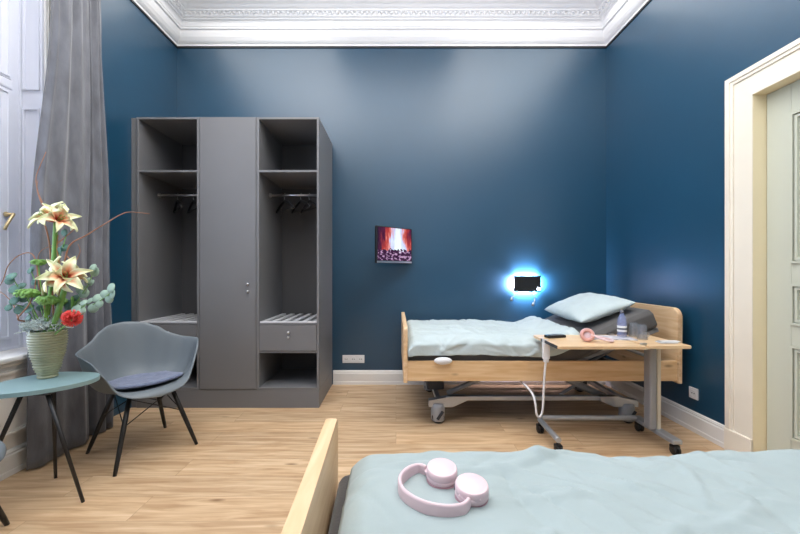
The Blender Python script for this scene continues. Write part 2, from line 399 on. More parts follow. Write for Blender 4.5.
# baseboards
def base_prof(fn, name, label):
    pr = [(0, 0), (.022, 0), (.022, .03), (.018, .034), (.018, .118), (.012, .126), (.014, .134), (.008, .146), (0, .15)]
    b = new(); A = [b.verts.new(fn(0, d, z)) for d, z in pr]; B = [b.verts.new(fn(1, d, z)) for d, z in pr]
    for i in range(len(pr)-1): b.faces.new((A[i], A[i+1], B[i+1], B[i]))
    b.faces.new(A); b.faces.new(B); return struct(name, b, 'white', label=label, cat='baseboard')
base_prof(lambda t, d, z: V(-.67+t*(XR+.67), YB-d, z), 'baseboard_back', 'white baseboard along the back wall under the bed')
base_prof(lambda t, d, z: V(XR-d, DY1+.184+t*(YB-DY1-.184), z), 'baseboard_right', 'white baseboard on the right wall between door and corner')
base_prof(lambda t, d, z: V(XL+.055+d, YF+t*(2.5-YF), z), 'baseboard_left', 'white baseboard below the window panelling')

# dado under the window
b = new(); box(b, XL, XL+.055, WY0-.2, 2.5, 0, WZ0-.02)
for y0, y1 in ((-.0, .7), (.78, 1.48), (1.56, 2.30)):
    rframe(b, y0, y1, .235, .615, .015, XL+.05, XL+.070); rframe(b, y0+.015, y1-.015, .25, .60, .012, XL+.05, XL+.062)
struct('trim_3', b, 'white', label='white panelled dado under the window sill', cat='wall panelling')

# window with its panelled reveal, sill and sashes
XW = -2.48
w = thing('window_1', 'tall white casement window with brass handle at left', 'window', (XW, (WY0+WY1)/2, WZ0), world=True); w['kind'] = 'structure'
b = new()
box(b, XW-.05, XL+.004, WY1-.012, WY1+.0, WZ0, WZ1)                     # far reveal, faces the camera
box(b, XW-.05, XL+.004, WY0, WY0+.012, WZ0, WZ1)
box(b, XW-.05, XL+.004, WY0, WY1, WZ1-.012, WZ1)
for z0, z1 in ((WZ0+.10, 2.28), (2.40, 3.28)):
    rframe(b, -2.462, -2.352, z0, z1, .012, WY1-.024, WY1-.008, 'y')
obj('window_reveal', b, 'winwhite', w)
b = new()
rframe(b, WY0+.012, WY1-.012, WZ0+.004, WZ1-.012, .060, XW-.05, XW); rframe(b, WY0+.012, WY1-.012, WZ0+.004, WZ1-.012, .014, XW, XW+.012)
box(b, XW-.045, XW+.014, WY0+.07, WY1-.07, 2.37, 2.43, .008)
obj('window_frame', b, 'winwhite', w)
ym = (WY0+WY1)/2
for y0, y1 in ((WY0+.078, ym-.003), (ym+.003, WY1-.078)):
    for z0, z1 in ((WZ0+.066, 2.366), (2.434, WZ1-.074)):
        b = new()
        rframe(b, y0, y1, z0, z1, .062, XW-.04, XW+.008); rframe(b, y0+.012, y1-.012, z0+.012, z1-.012, .012, XW+.008, XW+.016)
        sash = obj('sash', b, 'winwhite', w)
        p = obj('pane', box(new(), XW-.02, XW-.016, y0+.05, y1-.05, z0+.05, z1-.05), 'glass', sash)
b = new(); lathe(b, [(0, 0), (.016, 0), (.016, .008), (.009, .012), (.009, .05), (0, .05)], seg=16, mtx=Matrix.Translation((XW+.012, 2.245, 1.565)) @ Matrix.Rotation(PI/2, 4, 'Y'))
tube(b, smooth_path([(XW+.055, 2.245, 1.565), (XW+.07, 2.235, 1.56), (XW+.072, 2.20, 1.50), (XW+.07, 2.185, 1.46)]), .009)
obj('window_handle', b, 'brass', w)
b = new(); box(b, XW-.02, XL+.105, WY0-.05, 2.48, WZ0-.03, WZ0+.004, .012, 3); box(b, XL, XL+.08, WY0-.03, 2.46, WZ0-.055, WZ0-.028, .008)
obj('window_sill', b, 'white', w)
b = new()
for (o_, w_, t_) in ((.12, .12, .020), (.12, .02, .03), (.03, .02, .026)):
    rframe(b, WY0-o_, WY1+o_, WZ0+.004, WZ1+o_, w_, XL, XL+t_, open_bottom=True)
obj('window_casing', b, 'white', w)

# door with casing
d = thing('door_1', 'cream white panelled door in a wide moulded casing', 'door', (XR+.1, (DY0+DY1)/2, 0), world=True); d['kind'] = 'structure'
b = new(); cw = .18
for a0, a1, t_ in ((0, .03, .030), (.03, .052, .024), (.052, .062, .016), (.062, .155, .019), (.155, .18, .024)):
    rframe(b, DY0-cw+a0, DY1+cw-a0, 0, DZ+cw-a0, a1-a0, XR-t_, XR, open_bottom=True)
for y in (DY0-cw-.004, DY1): box(b, XR-.034, XR, y, y+cw+.004, 0, .15, .004)
obj('door_casing', b, 'casing', d)
b = new(); XD = XR+.062
box(b, XR-.02, XD+.1, DY1-.001, DY1+.02, 0, DZ+.02); box(b, XR-.02, XD+.1, DY0-.02, DY0+.001, 0, DZ+.02); box(b, XR-.02, XD+.1, DY0, DY1, DZ-.001, DZ+.02)
obj('door_jamb', b, 'cream', d)
b = new(); box(b, XD+.012, XD+.045, DY0+.005, DY1-.004, .006, DZ-.004)
def ystile(y0, y1, z0, z1): box(b, XD, XD+.02, y0, y1, z0, z1, .003)
ystile(DY1-.14, DY1-.004, .006, DZ-.004); ystile(DY0+.005, DY0+.14, .006, DZ-.004)
for z0, z1 in ((.006, .22), (.77, .89), (1.13, 1.25), (2.13, DZ-.004)): ystile(DY0+.141, DY1-.141, z0, z1)
leaf = obj('door_leaf', b, 'doorw', d)
b = new()
for z0, z1 in ((.22, .77), (.89, 1.13), (1.25, 2.13)):
    for a, t in ((0, .012), (.02, .006)):
        rframe(b, DY0+.14+a, DY1-.14-a, z0+a, z1-a, .014, XD-t+.004, XD+.014)
obj('panel_moulding', b, 'doorw', leaf)
b = new(); lathe(b, [(0, 0), (.025, 0), (.025, .006), (.01, .01), (.01, .05), (0, .05)], seg=20, mtx=Matrix.Translation((XD, DY0+.07, 1.02)) @ Matrix.Rotation(-PI/2, 4, 'Y'))
tube(b, [(XD-.045, DY0+.07, 1.02), (XD-.05, DY0+.2, 1.02)], .009); obj('door_handle', b, 'chrome', d)

# ------------------------------------------------------------------ wardrobe
FY, BYW = 3.13, 3.79
wr = thing('wardrobe', 'tall dark grey built-in wardrobe with two open niches and one closed door', 'wardrobe', (-1.51, 3.46, 0), world=True)
T = .019; ZT, ZP = 2.567, .16
xs = [(-2.29, -1.738), (-1.735, -1.230), (-1.227, -.68)]
b = new()
box(b, XL+.002, -2.30, FY+.012, FY+.03, 0, ZT-.004)          # filler strip to the wall
box(b, -2.292, -.68, FY+.004, BYW, .0, ZP-.002, .001)
for (x0, x1) in xs:
    box(b, x0, x0+T, FY+.002, BYW, ZP, ZT, .0015); box(b, x1-T, x1, FY+.002, BYW, ZP, ZT, .0015)
    box(b, x0+T, x1-T, FY+.003, BYW, ZT-T, ZT, .0015); box(b, x0+T, x1-T, FY+.003, BYW, ZP, ZP+T, .0015)
obj('carcass', b, 'cab', wr)
b = new()
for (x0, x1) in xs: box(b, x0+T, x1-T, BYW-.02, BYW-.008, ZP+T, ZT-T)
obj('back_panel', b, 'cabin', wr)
x0, x1 = xs[1]
dd = obj('door', box(new(), x0+.010, x1-.010, FY-.003, FY+.018, ZP+.010, ZT-.009, .0015), 'cab', wr)
for z in (1.093, 1.028):
    b = new(); lathe(b, [(0, 0), (.010, 0), (.012, .008), (.009, .016), (0, .017)], seg=16, mtx=Matrix.Translation((-1.305, FY-.003, z)) @ Matrix.Rotation(PI/2, 4, 'X'))
    obj('door_knob', b, 'chrome', dd)
for (x0, x1) in (xs[0], xs[2]):
    obj('shelf', box(new(), x0+T, x1-T, FY+.006, BYW-.02, 2.082, 2.101, .0015), 'cab', wr)
    obj('shelf', box(new(), x0+T, x1-T, FY+.006, BYW-.02, .735, .748, .0015), 'cab', wr)
    obj('shelf', box(new(), x0+T, x1-T, FY+.006, BYW-.02, .484, .502, .0015), 'cab', wr)
    b = new()
    for k in range(6):
        xx = x0+T+.025+k*(x1-x0-2*T-.05)/5
        box(b, xx-.022, xx+.022, FY+.04, BYW-.04, .7485, .762, .003)
    box(b, x0+T+.002, x1-T-.002, FY+.012, FY+.032, .7485, .7635, .003)
    obj('slatted_rack', b, 'slat', wr)
    dr = obj('drawer', box(new(), x0+T+.003, x1-T-.003, FY-.001, FY+.45, .505, .732, .0015), 'cab', wr)
    for z, r in ((.665, .013), (.625, .010)):
        b = new(); lathe(b, [(0, 0), (r, 0), (r, .006), (r*.7, .014), (0, .015)], seg=16, mtx=Matrix.Translation(((x0+x1)/2+.005, FY-.001, z)) @ Matrix.Rotation(PI/2, 4, 'X'))
        obj('drawer_knob', b, 'chrome', dr)
    b = new(); tube(b, [(x0+T, 3.40, 1.935), (x1-T, 3.40, 1.935)], .0125, 14)
    for x in (x0+T, x1-T-.012): lathe(b, [(0, 0), (.022, 0), (.022, .012), (0, .012)], seg=16, mtx=Matrix.Translation((x, 3.40, 1.935)) @ Matrix.Rotation(PI/2, 4, 'Y'))
    obj('clothes_rail', b, 'chrome', wr)

# clothes hangers on the rails
def hanger(x, rz, label):
    t = thing('clothes_hanger', label, 'hanger', (x, 3.40, 1.935), rz, 'clothes hangers in the wardrobe')
    b = new(); hk = [(.017*math.cos(a), 0, .002+.017*math.sin(a)) for a in [math.radians(v) for v in range(200, -50, -25)]]
    hk = [V(0, p[0], p[2]) for p in hk] + [V(0, .0, -.045), V(0, 0, -.06)]
    tube(b, hk, .0022, 8); obj('hook', b, 'chrome', t)
    b = new(); tube(b, smooth_path([(0, -.20, -.14), (0, -.12, -.095), (0, -.03, -.062), (0, 0, -.056), (0, .03, -.062), (0, .12, -.095), (0, .20, -.14)], 4), [.012]*25, 10)
    tube(b, [(0, -.195, -.138), (0, .195, -.138)], .004, 8)
    obj('shoulder_bar', b, 'black', t)
    return t
hanger(-2.09, .7, 'black hanger at left end of left wardrobe rail'); hanger(-1.94, .75, 'black hanger nearest the grey door on left wardrobe rail')
hanger(-1.065, .7, 'black hanger at left end of right wardrobe rail'); hanger(-.91, .7, 'black hanger in the middle of right wardrobe rail'); hanger(-.83, .65, 'black hanger at right end of right wardrobe rail')

# ------------------------------------------------------------------ television
def tv():
    a = V(-.187, 3.44, 0); c = V(.168, 3.74, 0); wd = (c-a).length; ang = math.atan2(c.y-a.y, c.x-a.x); mid = (a+c)/2
    t = thing('television', 'small wall-mounted television showing a red and white picture', 'television', (mid.x, mid.y, 1.288), ang)
    obj('casing', box(new(), -wd/2, wd/2, 0, .035, 0, .365, .006), 'black', t)
    b = new(); grid(b, lambda u, v: V(-wd/2+.010+u*(wd-.020), -.0008, .028+v*(.365-.038)), 1, 1, uv=True, smooth=False); obj('screen', b, 'screen', t)
    obj('lower_bezel', box(new(), -wd/2+.004, wd/2-.004, -.003, .002, .004, .022, .002), 'chrome', t)
    b = new(); R = Matrix.Rotation(-ang, 4, 'Z')
    p0 = V(0, .036, .18); p1 = R @ V(.05, 3.795-mid.y, 0); p1.z = .18
    box(b, -.05, .05, .034, .045, .13, .23, .002); tube(b, [p0, V(.02, .09, .18), p1], .014)
    box(b, -.05, .05, -.012, 0, -.06, .06, .002, mtx=Matrix.Translation(p1) @ R)
    obj('wall_bracket', b, 'darkmetal', t)
tv()

# ------------------------------------------------------------------ wall lamp over the bed
t = thing('wall_lamp', 'rectangular black wall lamp glowing blue-white above the far bed', 'lamp', (1.385, 3.80, 1.0), world=True)
px0, px1, pz0, pz1 = 1.245, 1.53, .992, 1.160
obj('lamp_plate', box(new(), px0, px1, 3.748, 3.758, pz0, pz1, .002), 'black', t)
obj('housing', box(new(), px0+.06, px1-.06, 3.758, 3.799, pz0+.05, pz1-.05, .003), 'whitep', t)
b = new()
for (x0, x1, z0, z1) in ((px0+.06, px1-.06, pz1-.048, pz1-.040), (px0+.06, px1-.06, pz0+.040, pz0+.048), (px0+.05, px0+.058, pz0+.05, pz1-.05), (px1-.058, px1-.05, pz0+.05, pz1-.05)):
    box(b, x0, x1, 3.766, 3.786, z0, z1)
obj('light_strip', b, 'led', t)
def gooseneck(pts, tip):
    b = new(); tube(b, smooth_path(pts), .0055, 10); g = obj('gooseneck', b, 'chrome', t)
    b = new(); a = Vector(pts[-1]); dv = (Vector(tip)-a).normalized(); tube(b, [a, a+dv*.012, a+dv*.045], [.008, .013, .015], 14); obj('reading_head', b, 'chrome', g)
gooseneck([(1.275, 3.742, 1.005), (1.27, 3.72, .985), (1.235, 3.70, .955), (1.205, 3.69, .94)], (1.19, 3.67, .90))
gooseneck([(1.42, 3.75, .995), (1.435, 3.72, .965), (1.447, 3.70, .92), (1.435, 3.69, .885)], (1.415, 3.67, .86))
b = new(); lathe(b, [(0, 0), (.014, 0), (.014, .006), (0, .008)], seg=20, mtx=Matrix.Translation((1.505, 3.748, 1.022)) @ Matrix.Rotation(PI/2, 4, 'X')); obj('spot', b, 'ledspot', t)
def larea(loc, rot, sx, sy, p):
    l = area('wall_lamp_glow', loc, rot, sx, sy, p, (.92, .80, 1.0)); l.data.spread = math.radians(130); return l
larea(((px0+px1)/2, 3.775, pz1-.02), (PI*.75, 0, 0), .24, .02, 13)
larea(((px0+px1)/2, 3.775, pz0+.02), (PI*.25, 0, 0), .24, .02, 13)
larea((px0+.02, 3.775, (pz0+pz1)/2), (PI/2, 0, PI*.25), .02, .12, 8)
larea((px1-.02, 3.775, (pz0+pz1)/2), (PI/2, 0, -PI*.25), .02, .12, 8)

# ------------------------------------------------------------------ sockets
def socket_plate(t, n, s=.078):
    obj('cover_plate', box(new(), -n*s/2, n*s/2, -.010, 0, -.042, .042, .003), 'whitep', t)
    for k in range(n):
        cx = -n*s/2+s/2+k*s
        b = new(); lathe(b, [(.027, .0), (.027, .003), (.023, .003), (.022, -.0005), (0, -.0005)], seg=24, mtx=Matrix.Translation((cx, -.010, 0)) @ Matrix.Rotation(PI/2, 4, 'X'))
        o = obj('outlet', b, 'whitep', t)
        b = new()
        for dx in (-.0095, .0095): lathe(b, [(0, 0), (.0045, 0), (.0045, .001), (0, .001)], seg=10, mtx=Matrix.Translation((cx+dx, -.0098, 0)) @ Matrix.Rotation(PI/2, 4, 'X'))
        obj('contact_hole', b, 'black', o)
t = thing('wall_socket', 'white triple wall socket low on back wall beside wardrobe', 'socket', (-.455, 3.80, .27), 0); socket_plate(t, 3)
t = thing('wall_socket', 'single white wall socket on right wall beside door', 'socket', (XR, 2.68, .285), -PI/2); socket_plate(t, 1)

# ------------------------------------------------------------------ far hospital bed
def rounded_rect(w, h, r, n=5, corners=(1, 1, 1, 1)):
    pts = []
    for k, (cx, cy, a0) in enumerate(((w/2-r, h/2-r, 0), (-w/2+r, h/2-r, PI/2), (-w/2+r, -h/2+r, PI), (w/2-r, -h/2+r, 1.5*PI))):
        if corners[k]: pts += [(cx+r*math.cos(a0+PI/2*i/n), cy+r*math.sin(a0+PI/2*i/n)) for i in range(n+1)]
        else: pts.append(((w/2, h/2), (-w/2, h/2), (-w/2, -h/2), (w/2, -h/2))[k])
    return pts
# board in the YZ plane, thickness along X
def board(x0, x1, y0, y1, z0, z1, r=.06):
    b = new(); mt = Matrix(((0, 0, 1, 0), (1, 0, 0, (y0+y1)/2), (0, 1, 0, (z0+z1)/2), (0, 0, 0, 1)))
    prism(b, rounded_rect(y1-y0, z1-z0, r, corners=(1, 1, 0, 0)), x0, x1, .006, mt); return b

bed = thing('hospital_bed', 'oak-sided hospital bed with raised back standing against the blue wall', 'bed', (1.1, 3.2, 0), world=True)
bX0, bX1, bY0, bY1 = .052, 2.168, 2.69, 3.72
obj('footboard', board(bX0+.004, bX0+.036, bY0-.005, bY1, .36, .785, .03), 'oaky', bed)
obj('headboard', board(bX1-.036, bX1, bY0-.005, bY1, .355, .925), 'oaky', bed)
for y in (bY0, bY1-.03): obj('side_rail', box(new(), bX0+.034, bX1-.036, y, y+.026, .372, .524, .004), 'oak', bed)
b = new()
for y in (bY0+.08, bY1-.12): box(b, bX0+.08, bX1-.06, y, y+.04, .40, .44, .004)
for x in (.2, .7, 1.25, 1.8): box(b, x, x+.04, bY0+.03, bY1-.03, .41, .45, .004)
box(b, bX0+.05, 1.36, bY0+.04, bY1-.05, .47, .485, .003)
obj('lying_frame', b, 'darkmetal', bed)
b = new(); sl = math.atan(.40); hx, hz = 1.36, .50
R = Matrix.Translation((hx, 0, hz)) @ Matrix.Rotation(-sl, 4, 'Y')
box(b, 0, .72, bY0+.06, bY0+.09, -.03, 0, .003, mtx=R); box(b, 0, .72, bY1-.10, bY1-.07, -.03, 0, .003, mtx=R)
for k in range(6): box(b, .08+k*.12, .11+k*.12, bY0+.06, bY1-.07, -.012, 0, .002, mtx=R)
tube(b, [(1.22, bY0+.16, .47), (1.56, bY0+.16, .60)], .013); tube(b, [(1.75, bY0+.10, .62), (2.08, bY0+.10, .50)], .013)
tube(b, [(1.50, bY0+.13, .46), (1.80, bY0+.13, .63)], .011)
obj('back_rest_frame', b, 'greymetal', bed)
# chassis
b = new()
for y in (2.84, 3.58):
    box(b, .40, 1.78, y-.02, y+.02, .178, .212, .004)
    prism(b, [(.26, .13), (.45, .13), (.56, .178), (.56, .212), (.44, .212), (.26, .18)], y-.028, y+.028, 0, Matrix(((1, 0, 0, 0), (0, 0, 1, 0), (0, 1, 0, 0), (0, 0, 0, 1))))
    prism(b, [(1.92, .13), (1.73, .13), (1.62, .178), (1.62, .212), (1.74, .212), (1.92, .18)], y-.028, y+.028, 0, Matrix(((1, 0, 0, 0), (0, 0, 1, 0), (0, 1, 0, 0), (0, 0, 0, 1))))
for x in (.34, 1.83): box(b, x-.02, x+.02, 2.84, 3.58, .15, .19, .004)
obj('chassis', b, 'alu', bed)
b = new()
for y in (2.93, 3.48):
    for p_, q_, r_ in (((.42, y, .20), (.88, y, .40), .02), ((1.72, y, .17), (1.24, y, .40), .028), ((1.35, y, .185), (1.66, y, .38), .012)):
        obj('lifting_arm', tube(new(), [p_, q_], r_), 'greymetal', bed)
obj('lifting_motor', box(new(), .26, .40, 2.95, 3.45, .22, .37, .01), 'darkmetal', bed)
obj('lifting_motor', box(new(), 1.5, 1.62, 3.0, 3.4, .24, .36, .01), 'darkmetal', bed)
for x in (.335, 1.845):
    for y in (2.84, 3.58):
        b = new()
        lathe(b, [(0, .02), (.05, .02), (.056, .03), (.056, .12), (.05, .155), (0, .158)], c=(x, y, 0), seg=24)
        c = obj('caster_housing', b, 'greymetal', bed)
        b = new(); lathe(b, [(0, -.036), (.045, -.036), (.05, -.03), (.05, .03), (.045, .036), (0, .036)], seg=24, mtx=Matrix.Translation((x, y, .05)) @ Matrix.Rotation(PI/2, 4, 'X'))
        obj('wheel', b, 'black', c)
        b = new(); box(b, -.012, .012, -.004, .004, -.04, .04, .004, mtx=Matrix.Translation((x+.012, y-.058, .075)) @ Matrix.Rotation(.6, 4, 'Y')); obj('brake_pedal', b, 'darkmetal', c)
# mattress of two hinged sections
def slope_pt(s, y, h):   # along the raised back, h = height above its base
    return V(hx+s*math.cos(sl)-h*math.sin(sl), y, hz+s*math.sin(sl)+h*math.cos(sl))
b = new()
my0, my1, th = bY0+.032, bY1-.06, .15
path = [(.10, .49, 0), (.4, .49, 0), (.9, .49, 0), (1.22, .49, 0), (1.36, .50, .5), (1.50, .55, 1), (1.75, .66, 1), (1.95, .742, 1), (2.02, .77, 1)]
def mat_sec(p):
    x, z, k = p; a = sl*k; nx, nzv = -math.sin(a), math.cos(a); r = .03
    out = []
    for (yy, hh) in ((my0+r, 0), (my0, r), (my0, th-r), (my0+r, th), (my1-r, th), (my1, th-r), (my1, r), (my1-r, 0)):
        out.append((x+nx*hh, yy, z+nzv*hh))
    return out
rg = [[b.verts.new(q) for q in mat_sec(p)] for p in path]
for A, B in zip(rg, rg[1:]):
    for k in range(8): b.faces.new((A[k], A[(k+1) % 8], B[(k+1) % 8], B[k]))
b.faces.new(rg[0]); b.faces.new(rg[-1])
tag(obj('mattress', b, 'mattress', smooth=True, bevel=.008), 'dark grey mattress with raised head end on the far bed', 'mattress')

# duvet: a puffed sheet wrapped over the top and hanging at both long sides
def creases(x0, x1, y0, y1, n, seed):
    rn = random.Random(seed); L_ = []
    for k in range(n):
        a = rn.choice((rn.gauss(.15, .35), rn.gauss(2.4, .5))); L_.append((rn.uniform(x0, x1), rn.uniform(y0, y1), math.cos(a), math.sin(a), rn.uniform(.05, .22), rn.uniform(.006, .016), rn.uniform(.3, 1)*rn.choice((1, 1, -1)), rn.uniform(-2, 2)))
    return L_
def crease_h(L_, x, y):
    h = 0
    for cx, cy, ca, sa, ln, wd, am, cv in L_:
        dx, dy = x-cx, y-cy
        if abs(dx) > .4 or abs(dy) > .4: continue
        u = dx*ca+dy*sa; v = -dx*sa+dy*ca+cv*u*u
        h += am*math.exp(-(u/ln)**2-(v/wd)**2)
    return h
def duvet(name, X0, X1, Y0, Y1, zt, hang, seed, mtl, label, nc=60, nu=110, nv=90, hem=None, top=None, amp=.008, r=.055, ed=.05, ca=.006):
    b = new(); W_ = (Y1-Y0); tot = W_+2*hang; CR = creases(X0, X1, Y0-.1, Y1, nc, int(seed*10))
    def f(u, v):
        s = v*tot
        # cross-section along Y
        if s < hang: y = Y0; z = zt-r-(hang-s)*1.0; 
        elif s > hang+W_: y = Y1; z = zt-r-(s-hang-W_)
        else:
            q = s-hang
            y = Y0+q
            e = min(q, W_-q)
            z = zt-r+r*math.sin(min(1, e/(r*1.6))*PI/2)
        x = X0+u*(X1-X0)
        eu = min(u*(X1-X0), (1-u)*(X1-X0))
        z -= ed*max(0, 1-eu/.06)**2
        if s < hang: z = max(z, zt-r-hang+.012*nz(x*5, seed)) 
        onTop = 1 if hang <= s <= hang+W_ else .4
        w = amp*nz(x*3.2+seed, y*3.5, seed)+amp*.8*nz(x*8+seed*3, y*5+x*3, seed)+amp*.35*nz(x*19, y*15, seed)
        w += amp*1.3*(1-abs(nz(x*2.6-y*1.6+seed, y*2.2+x*1.1, seed*.3))*4 if abs(nz(x*2.6-y*1.6+seed, y*2.2+x*1.1, seed*.3)) < .25 else 0)*.45
        ch_ = ca*crease_h(CR, x, y if s >= hang else Y0-(hang-s))
        z += w*onTop+ch_*(1 if onTop == 1 else .2)
        if s < hang: y -= ch_*.8
        if s < hang: y -= .006+.014*nz(x*7, z*4, seed)+.01*nz(x*3, 0, seed)
        if s > hang+W_: y += .006+.012*nz(x*7, z*4, seed)
        if top: z += top(x, y)
        if hem and s < hang:
            z += hem(x)*(1-s/hang)
        if u > .97 or u < .03: x += .006*nz(y*9, seed)
        return V(x, y, z)
    grid(b, f, nu, nv)
    o = obj(name, b, mtl, solid=.012); tag(o, label, 'duvet'); return o
dv = duvet('duvet', .092, 1.43, 2.694, 3.655, .700, .085, 3.3, 'linen', 'pale aqua duvet spread over the far bed by the wall', amp=.012, nu=170, nv=120, nc=110, ca=.011,
      hem=lambda x: .0+.035*max(0, (x-1.0)/.43)**2, top=lambda x, y: .055*math.exp(-((x-1.40)/.13)**2)+.008*math.sin(x*3.1))

# pillow
def pillow(w_, l_, h_, seed, sharp=.2):
    b = new(); N = 28
    def f(sgn):
        def g(u, v):
            x, y = u*2-1, v*2-1
            e = max(0, (1-abs(x)**2.6)*(1-abs(y)**2.6))**.5
            px = x*w_/2*(1-.05*(1-abs(y))**1*abs(x)**3*1.2); py = y*l_/2*(1-.04*(1-abs(x))*abs(y)**3)
            z = sgn*h_/2*e*(1+.10*nz(x*2+seed, y*2))+.014*nz(x*3+seed, y*4)*e+.006*nz(x*8+y*3+seed, y*6)*e
            return V(px, py, z)
        return g
    grid(b, f(1), N, N); grid(b, f(-1), N, N); bmesh.ops.remove_doubles(b, verts=b.verts, dist=.0008); return b
pl = obj('pillow', pillow(.47, .76, .15, 2.), 'linen', sub=1); tag(pl, 'white and pale aqua pillow on the raised mattress of the far bed', 'pillow')
pl.location = (1.695, 3.19, .890); pl.rotation_euler = (0.03, -sl+.03, -.03)

# handset holder on the side rail
b = new(); lathe(b, [(0, 0), (.055, 0), (.066, .006), (.068, .016), (.06, .026), (0, .03)], seg=32)
for v in b.verts: v.co = V(v.co.x, -v.co.z, v.co.y*.42)
o = obj('bed_switch', b, 'whitep'); o.location = (.355, bY0, .53); tag(o, 'white oval bed control clipped to side rail of the far bed', 'bed control')

# ------------------------------------------------------------------ overbed table
ot = thing('overbed_table', 'wheeled overbed table with beech top and silver frame beside far bed', 'table', (1.45, 2.5, 0), world=True)
def toptile(x0, x1, y0, y1, mtl, nm):
    b = new(); mt = Matrix.Translation(((x0+x1)/2, (y0+y1)/2, 0)); prism(b, rounded_rect(x1-x0, y1-y0, .02), .702, .720, .003, mt); return obj(nm, b, mtl, ot)
toptile(1.045, 1.620, 2.285, 2.715, 'tablewood', 'table_top')
toptile(1.640, 1.925, 2.300, 2.715, 'tablewood', 'side_shelf')
b = new(); box(b, 1.042, 1.048, 2.30, 2.56, .701, .7212, .001); obj('edge_stop', b, 'darkmetal', ot)
b = new(); box(b, 1.15, 1.75, 2.48, 2.53, .674, .702, .004); box(b, 1.62, 1.645, 2.32, 2.70, .690, .704, .002)
box(b, 1.72, 1.86, 2.47, 2.54, .66, .702, .004); obj('top_bearer', b, 'beige', ot)
for y in (2.33, 2.68): obj('hinge', box(new(), 1.612, 1.65, y, y+.02, .716, .732, .003), 'chrome', ot)
b = new(); box(b, 1.765, 1.815, 2.465, 2.535, .10, .67, .012, 3); obj('column', b, 'greymetal', ot)
b = new(); box(b, 1.822, 1.850, 2.475, 2.525, .10, .69, .006); obj('inner_column', b, 'beige', ot)
b = new()
pth = smooth_path([(1.07, 2.335, .092), (1.07, 2.45, .096), (1.07, 2.60, .100), (1.072, 2.64, .104), (1.10, 2.665, .106), (1.2, 2.665, .106), (1.5, 2.665, .106), (1.80, 2.665, .106)], 5)
tube(b, pth, .019, 16); obj('base_tube', b, 'alu', ot)
b = new(); box(b, 1.803, 1.868, 2.31, 2.72, .072, .104, .008); obj('base_foot', b, 'alu', ot)
for x, y in ((1.07, 2.35), (1.075, 2.66), (1.835, 2.345), (1.835, 2.69)):
    b = new()
    for dx in (-.013, .013): lathe(b, [(0, -.008), (.025, -.008), (.030, -.004), (.030, .004), (.025, .008), (0, .008)], seg=20, mtx=Matrix.Translation((x+dx, y-.012, .030)) @ Matrix.Rotation(PI/2, 4, 'Y'))
    tube(b, [(x, y, .03), (x, y, .085)], .008); box(b, x-.024, x+.024, y-.030, y+.014, .040, .064, .008)
    obj('caster', b, 'black', ot)
# hand control hanging from the table edge with its cable
hc = thing('hand_control', 'grey white bed hand control hooked on the overbed table edge', 'remote control', (1.03, 2.50, .59), world=True)
b = new(); box(b, 1.028, 1.078, 2.48, 2.505, .590, .701, .006); box(b, 1.036, 1.070, 2.476, 2.508, .565, .60, .008); box(b, 1.030, 1.0415, 2.485, 2.503, .69, .7255, .002); box(b, 1.030, 1.07, 2.485, 2.503, .7215, .7255, .001); obj('handset', b, 'whitep', hc)
b = new(); tube(b, smooth_path([(1.052, 2.49, .575), (1.046, 2.495, .50), (1.040, 2.50, .35), (1.035, 2.50, .25), (1.025, 2.50, .20), (1.008, 2.50, .18), (.990, 2.50, .20), (.982, 2.50, .27), (.980, 2.54, .32), (.975, 2.64, .345), (.97, 2.78, .355), (.97, 2.95, .40)], 8), .0075, 10); obj('cable', b, 'whitep', hc)

# things on the overbed table
ZTb = .720
b = new(); box(b, -.075, .075, -.03, .03, 0, .02, .008, 3, mtx=Matrix.Translation((1.165, 2.60, ZTb)) @ Matrix.Rotation(.25, 4, 'Z'))
rc = obj('remote_control', b, 'black'); tag(rc, 'black remote control lying at left end of overbed table', 'remote control')
b = new(); box(b, -.05, .05, -.02, .02, .0195, .023, .002, mtx=Matrix.Translation((1.165, 2.60, ZTb)) @ Matrix.Rotation(.25, 4, 'Z')); obj('keypad', b, 'chrome', rc)
b = new(); prism(b, rounded_rect(.29, .16, .004), 0, .006, 0, Matrix.Translation((1.56, 2.58, ZTb)) @ Matrix.Rotation(-.12, 4, 'Z')); tag(obj('magazine', b, 'paper'), 'glossy magazine lying behind the table headphones', 'magazine')
# bottle
bt = thing('water_bottle', 'clear plastic water bottle standing on overbed table beside glass tumblers', 'bottle', (1.655, 2.60, ZTb))
b = new(); lathe(b, [(0, .0), (.028, 0), (.031, .006), (.031, .03), (.029, .034), (.031, .038), (.031, .115), (.027, .14), (.014, .168), (.012, .185), (0, .185)], seg=28); obj('bottle_body', b, 'water', bt)
b = new(); lathe(b, [(.0316, .045), (.0318, .046), (.0318, .088), (.0316, .089)], seg=28); lb = obj('bottle_label', b, 'whitep', bt)
b = new(); lathe(b, [(.0321, .06), (.0322, .061), (.0322, .072), (.0321, .073)], seg=28); obj('label_stripe', b, 'mark', lb)
b = new(); lathe(b, [(.014, .182), (.0145, .183), (.0145, .198), (0, .199)], seg=20); obj('bottle_cap', b, 'mark', bt)
def tumbler(x, y, label, h=.105, r=.034, up=False, z=ZTb):
    b = new(); pr = [(r*.8, 0), (r, h), (r-.003, h), (r*.8-.003, .006), (0, .006), (0, 0), (r*.8, 0)]
    if not up: pr = [(a, h-c) for a, c in pr]
    lathe(b, pr, seg=28); o = obj('glass_tumbler', b, 'tumbler'); o.location = (x, y, z); tag(o, label, 'glass'); o['group'] = 'glasses on the overbed table'; return o
tumbler(1.765, 2.635, 'upturned glass tumbler behind its twin beside water bottle'); tumbler(1.755, 2.53, 'upturned glass tumbler right in front of the bottle, nearest the viewer')
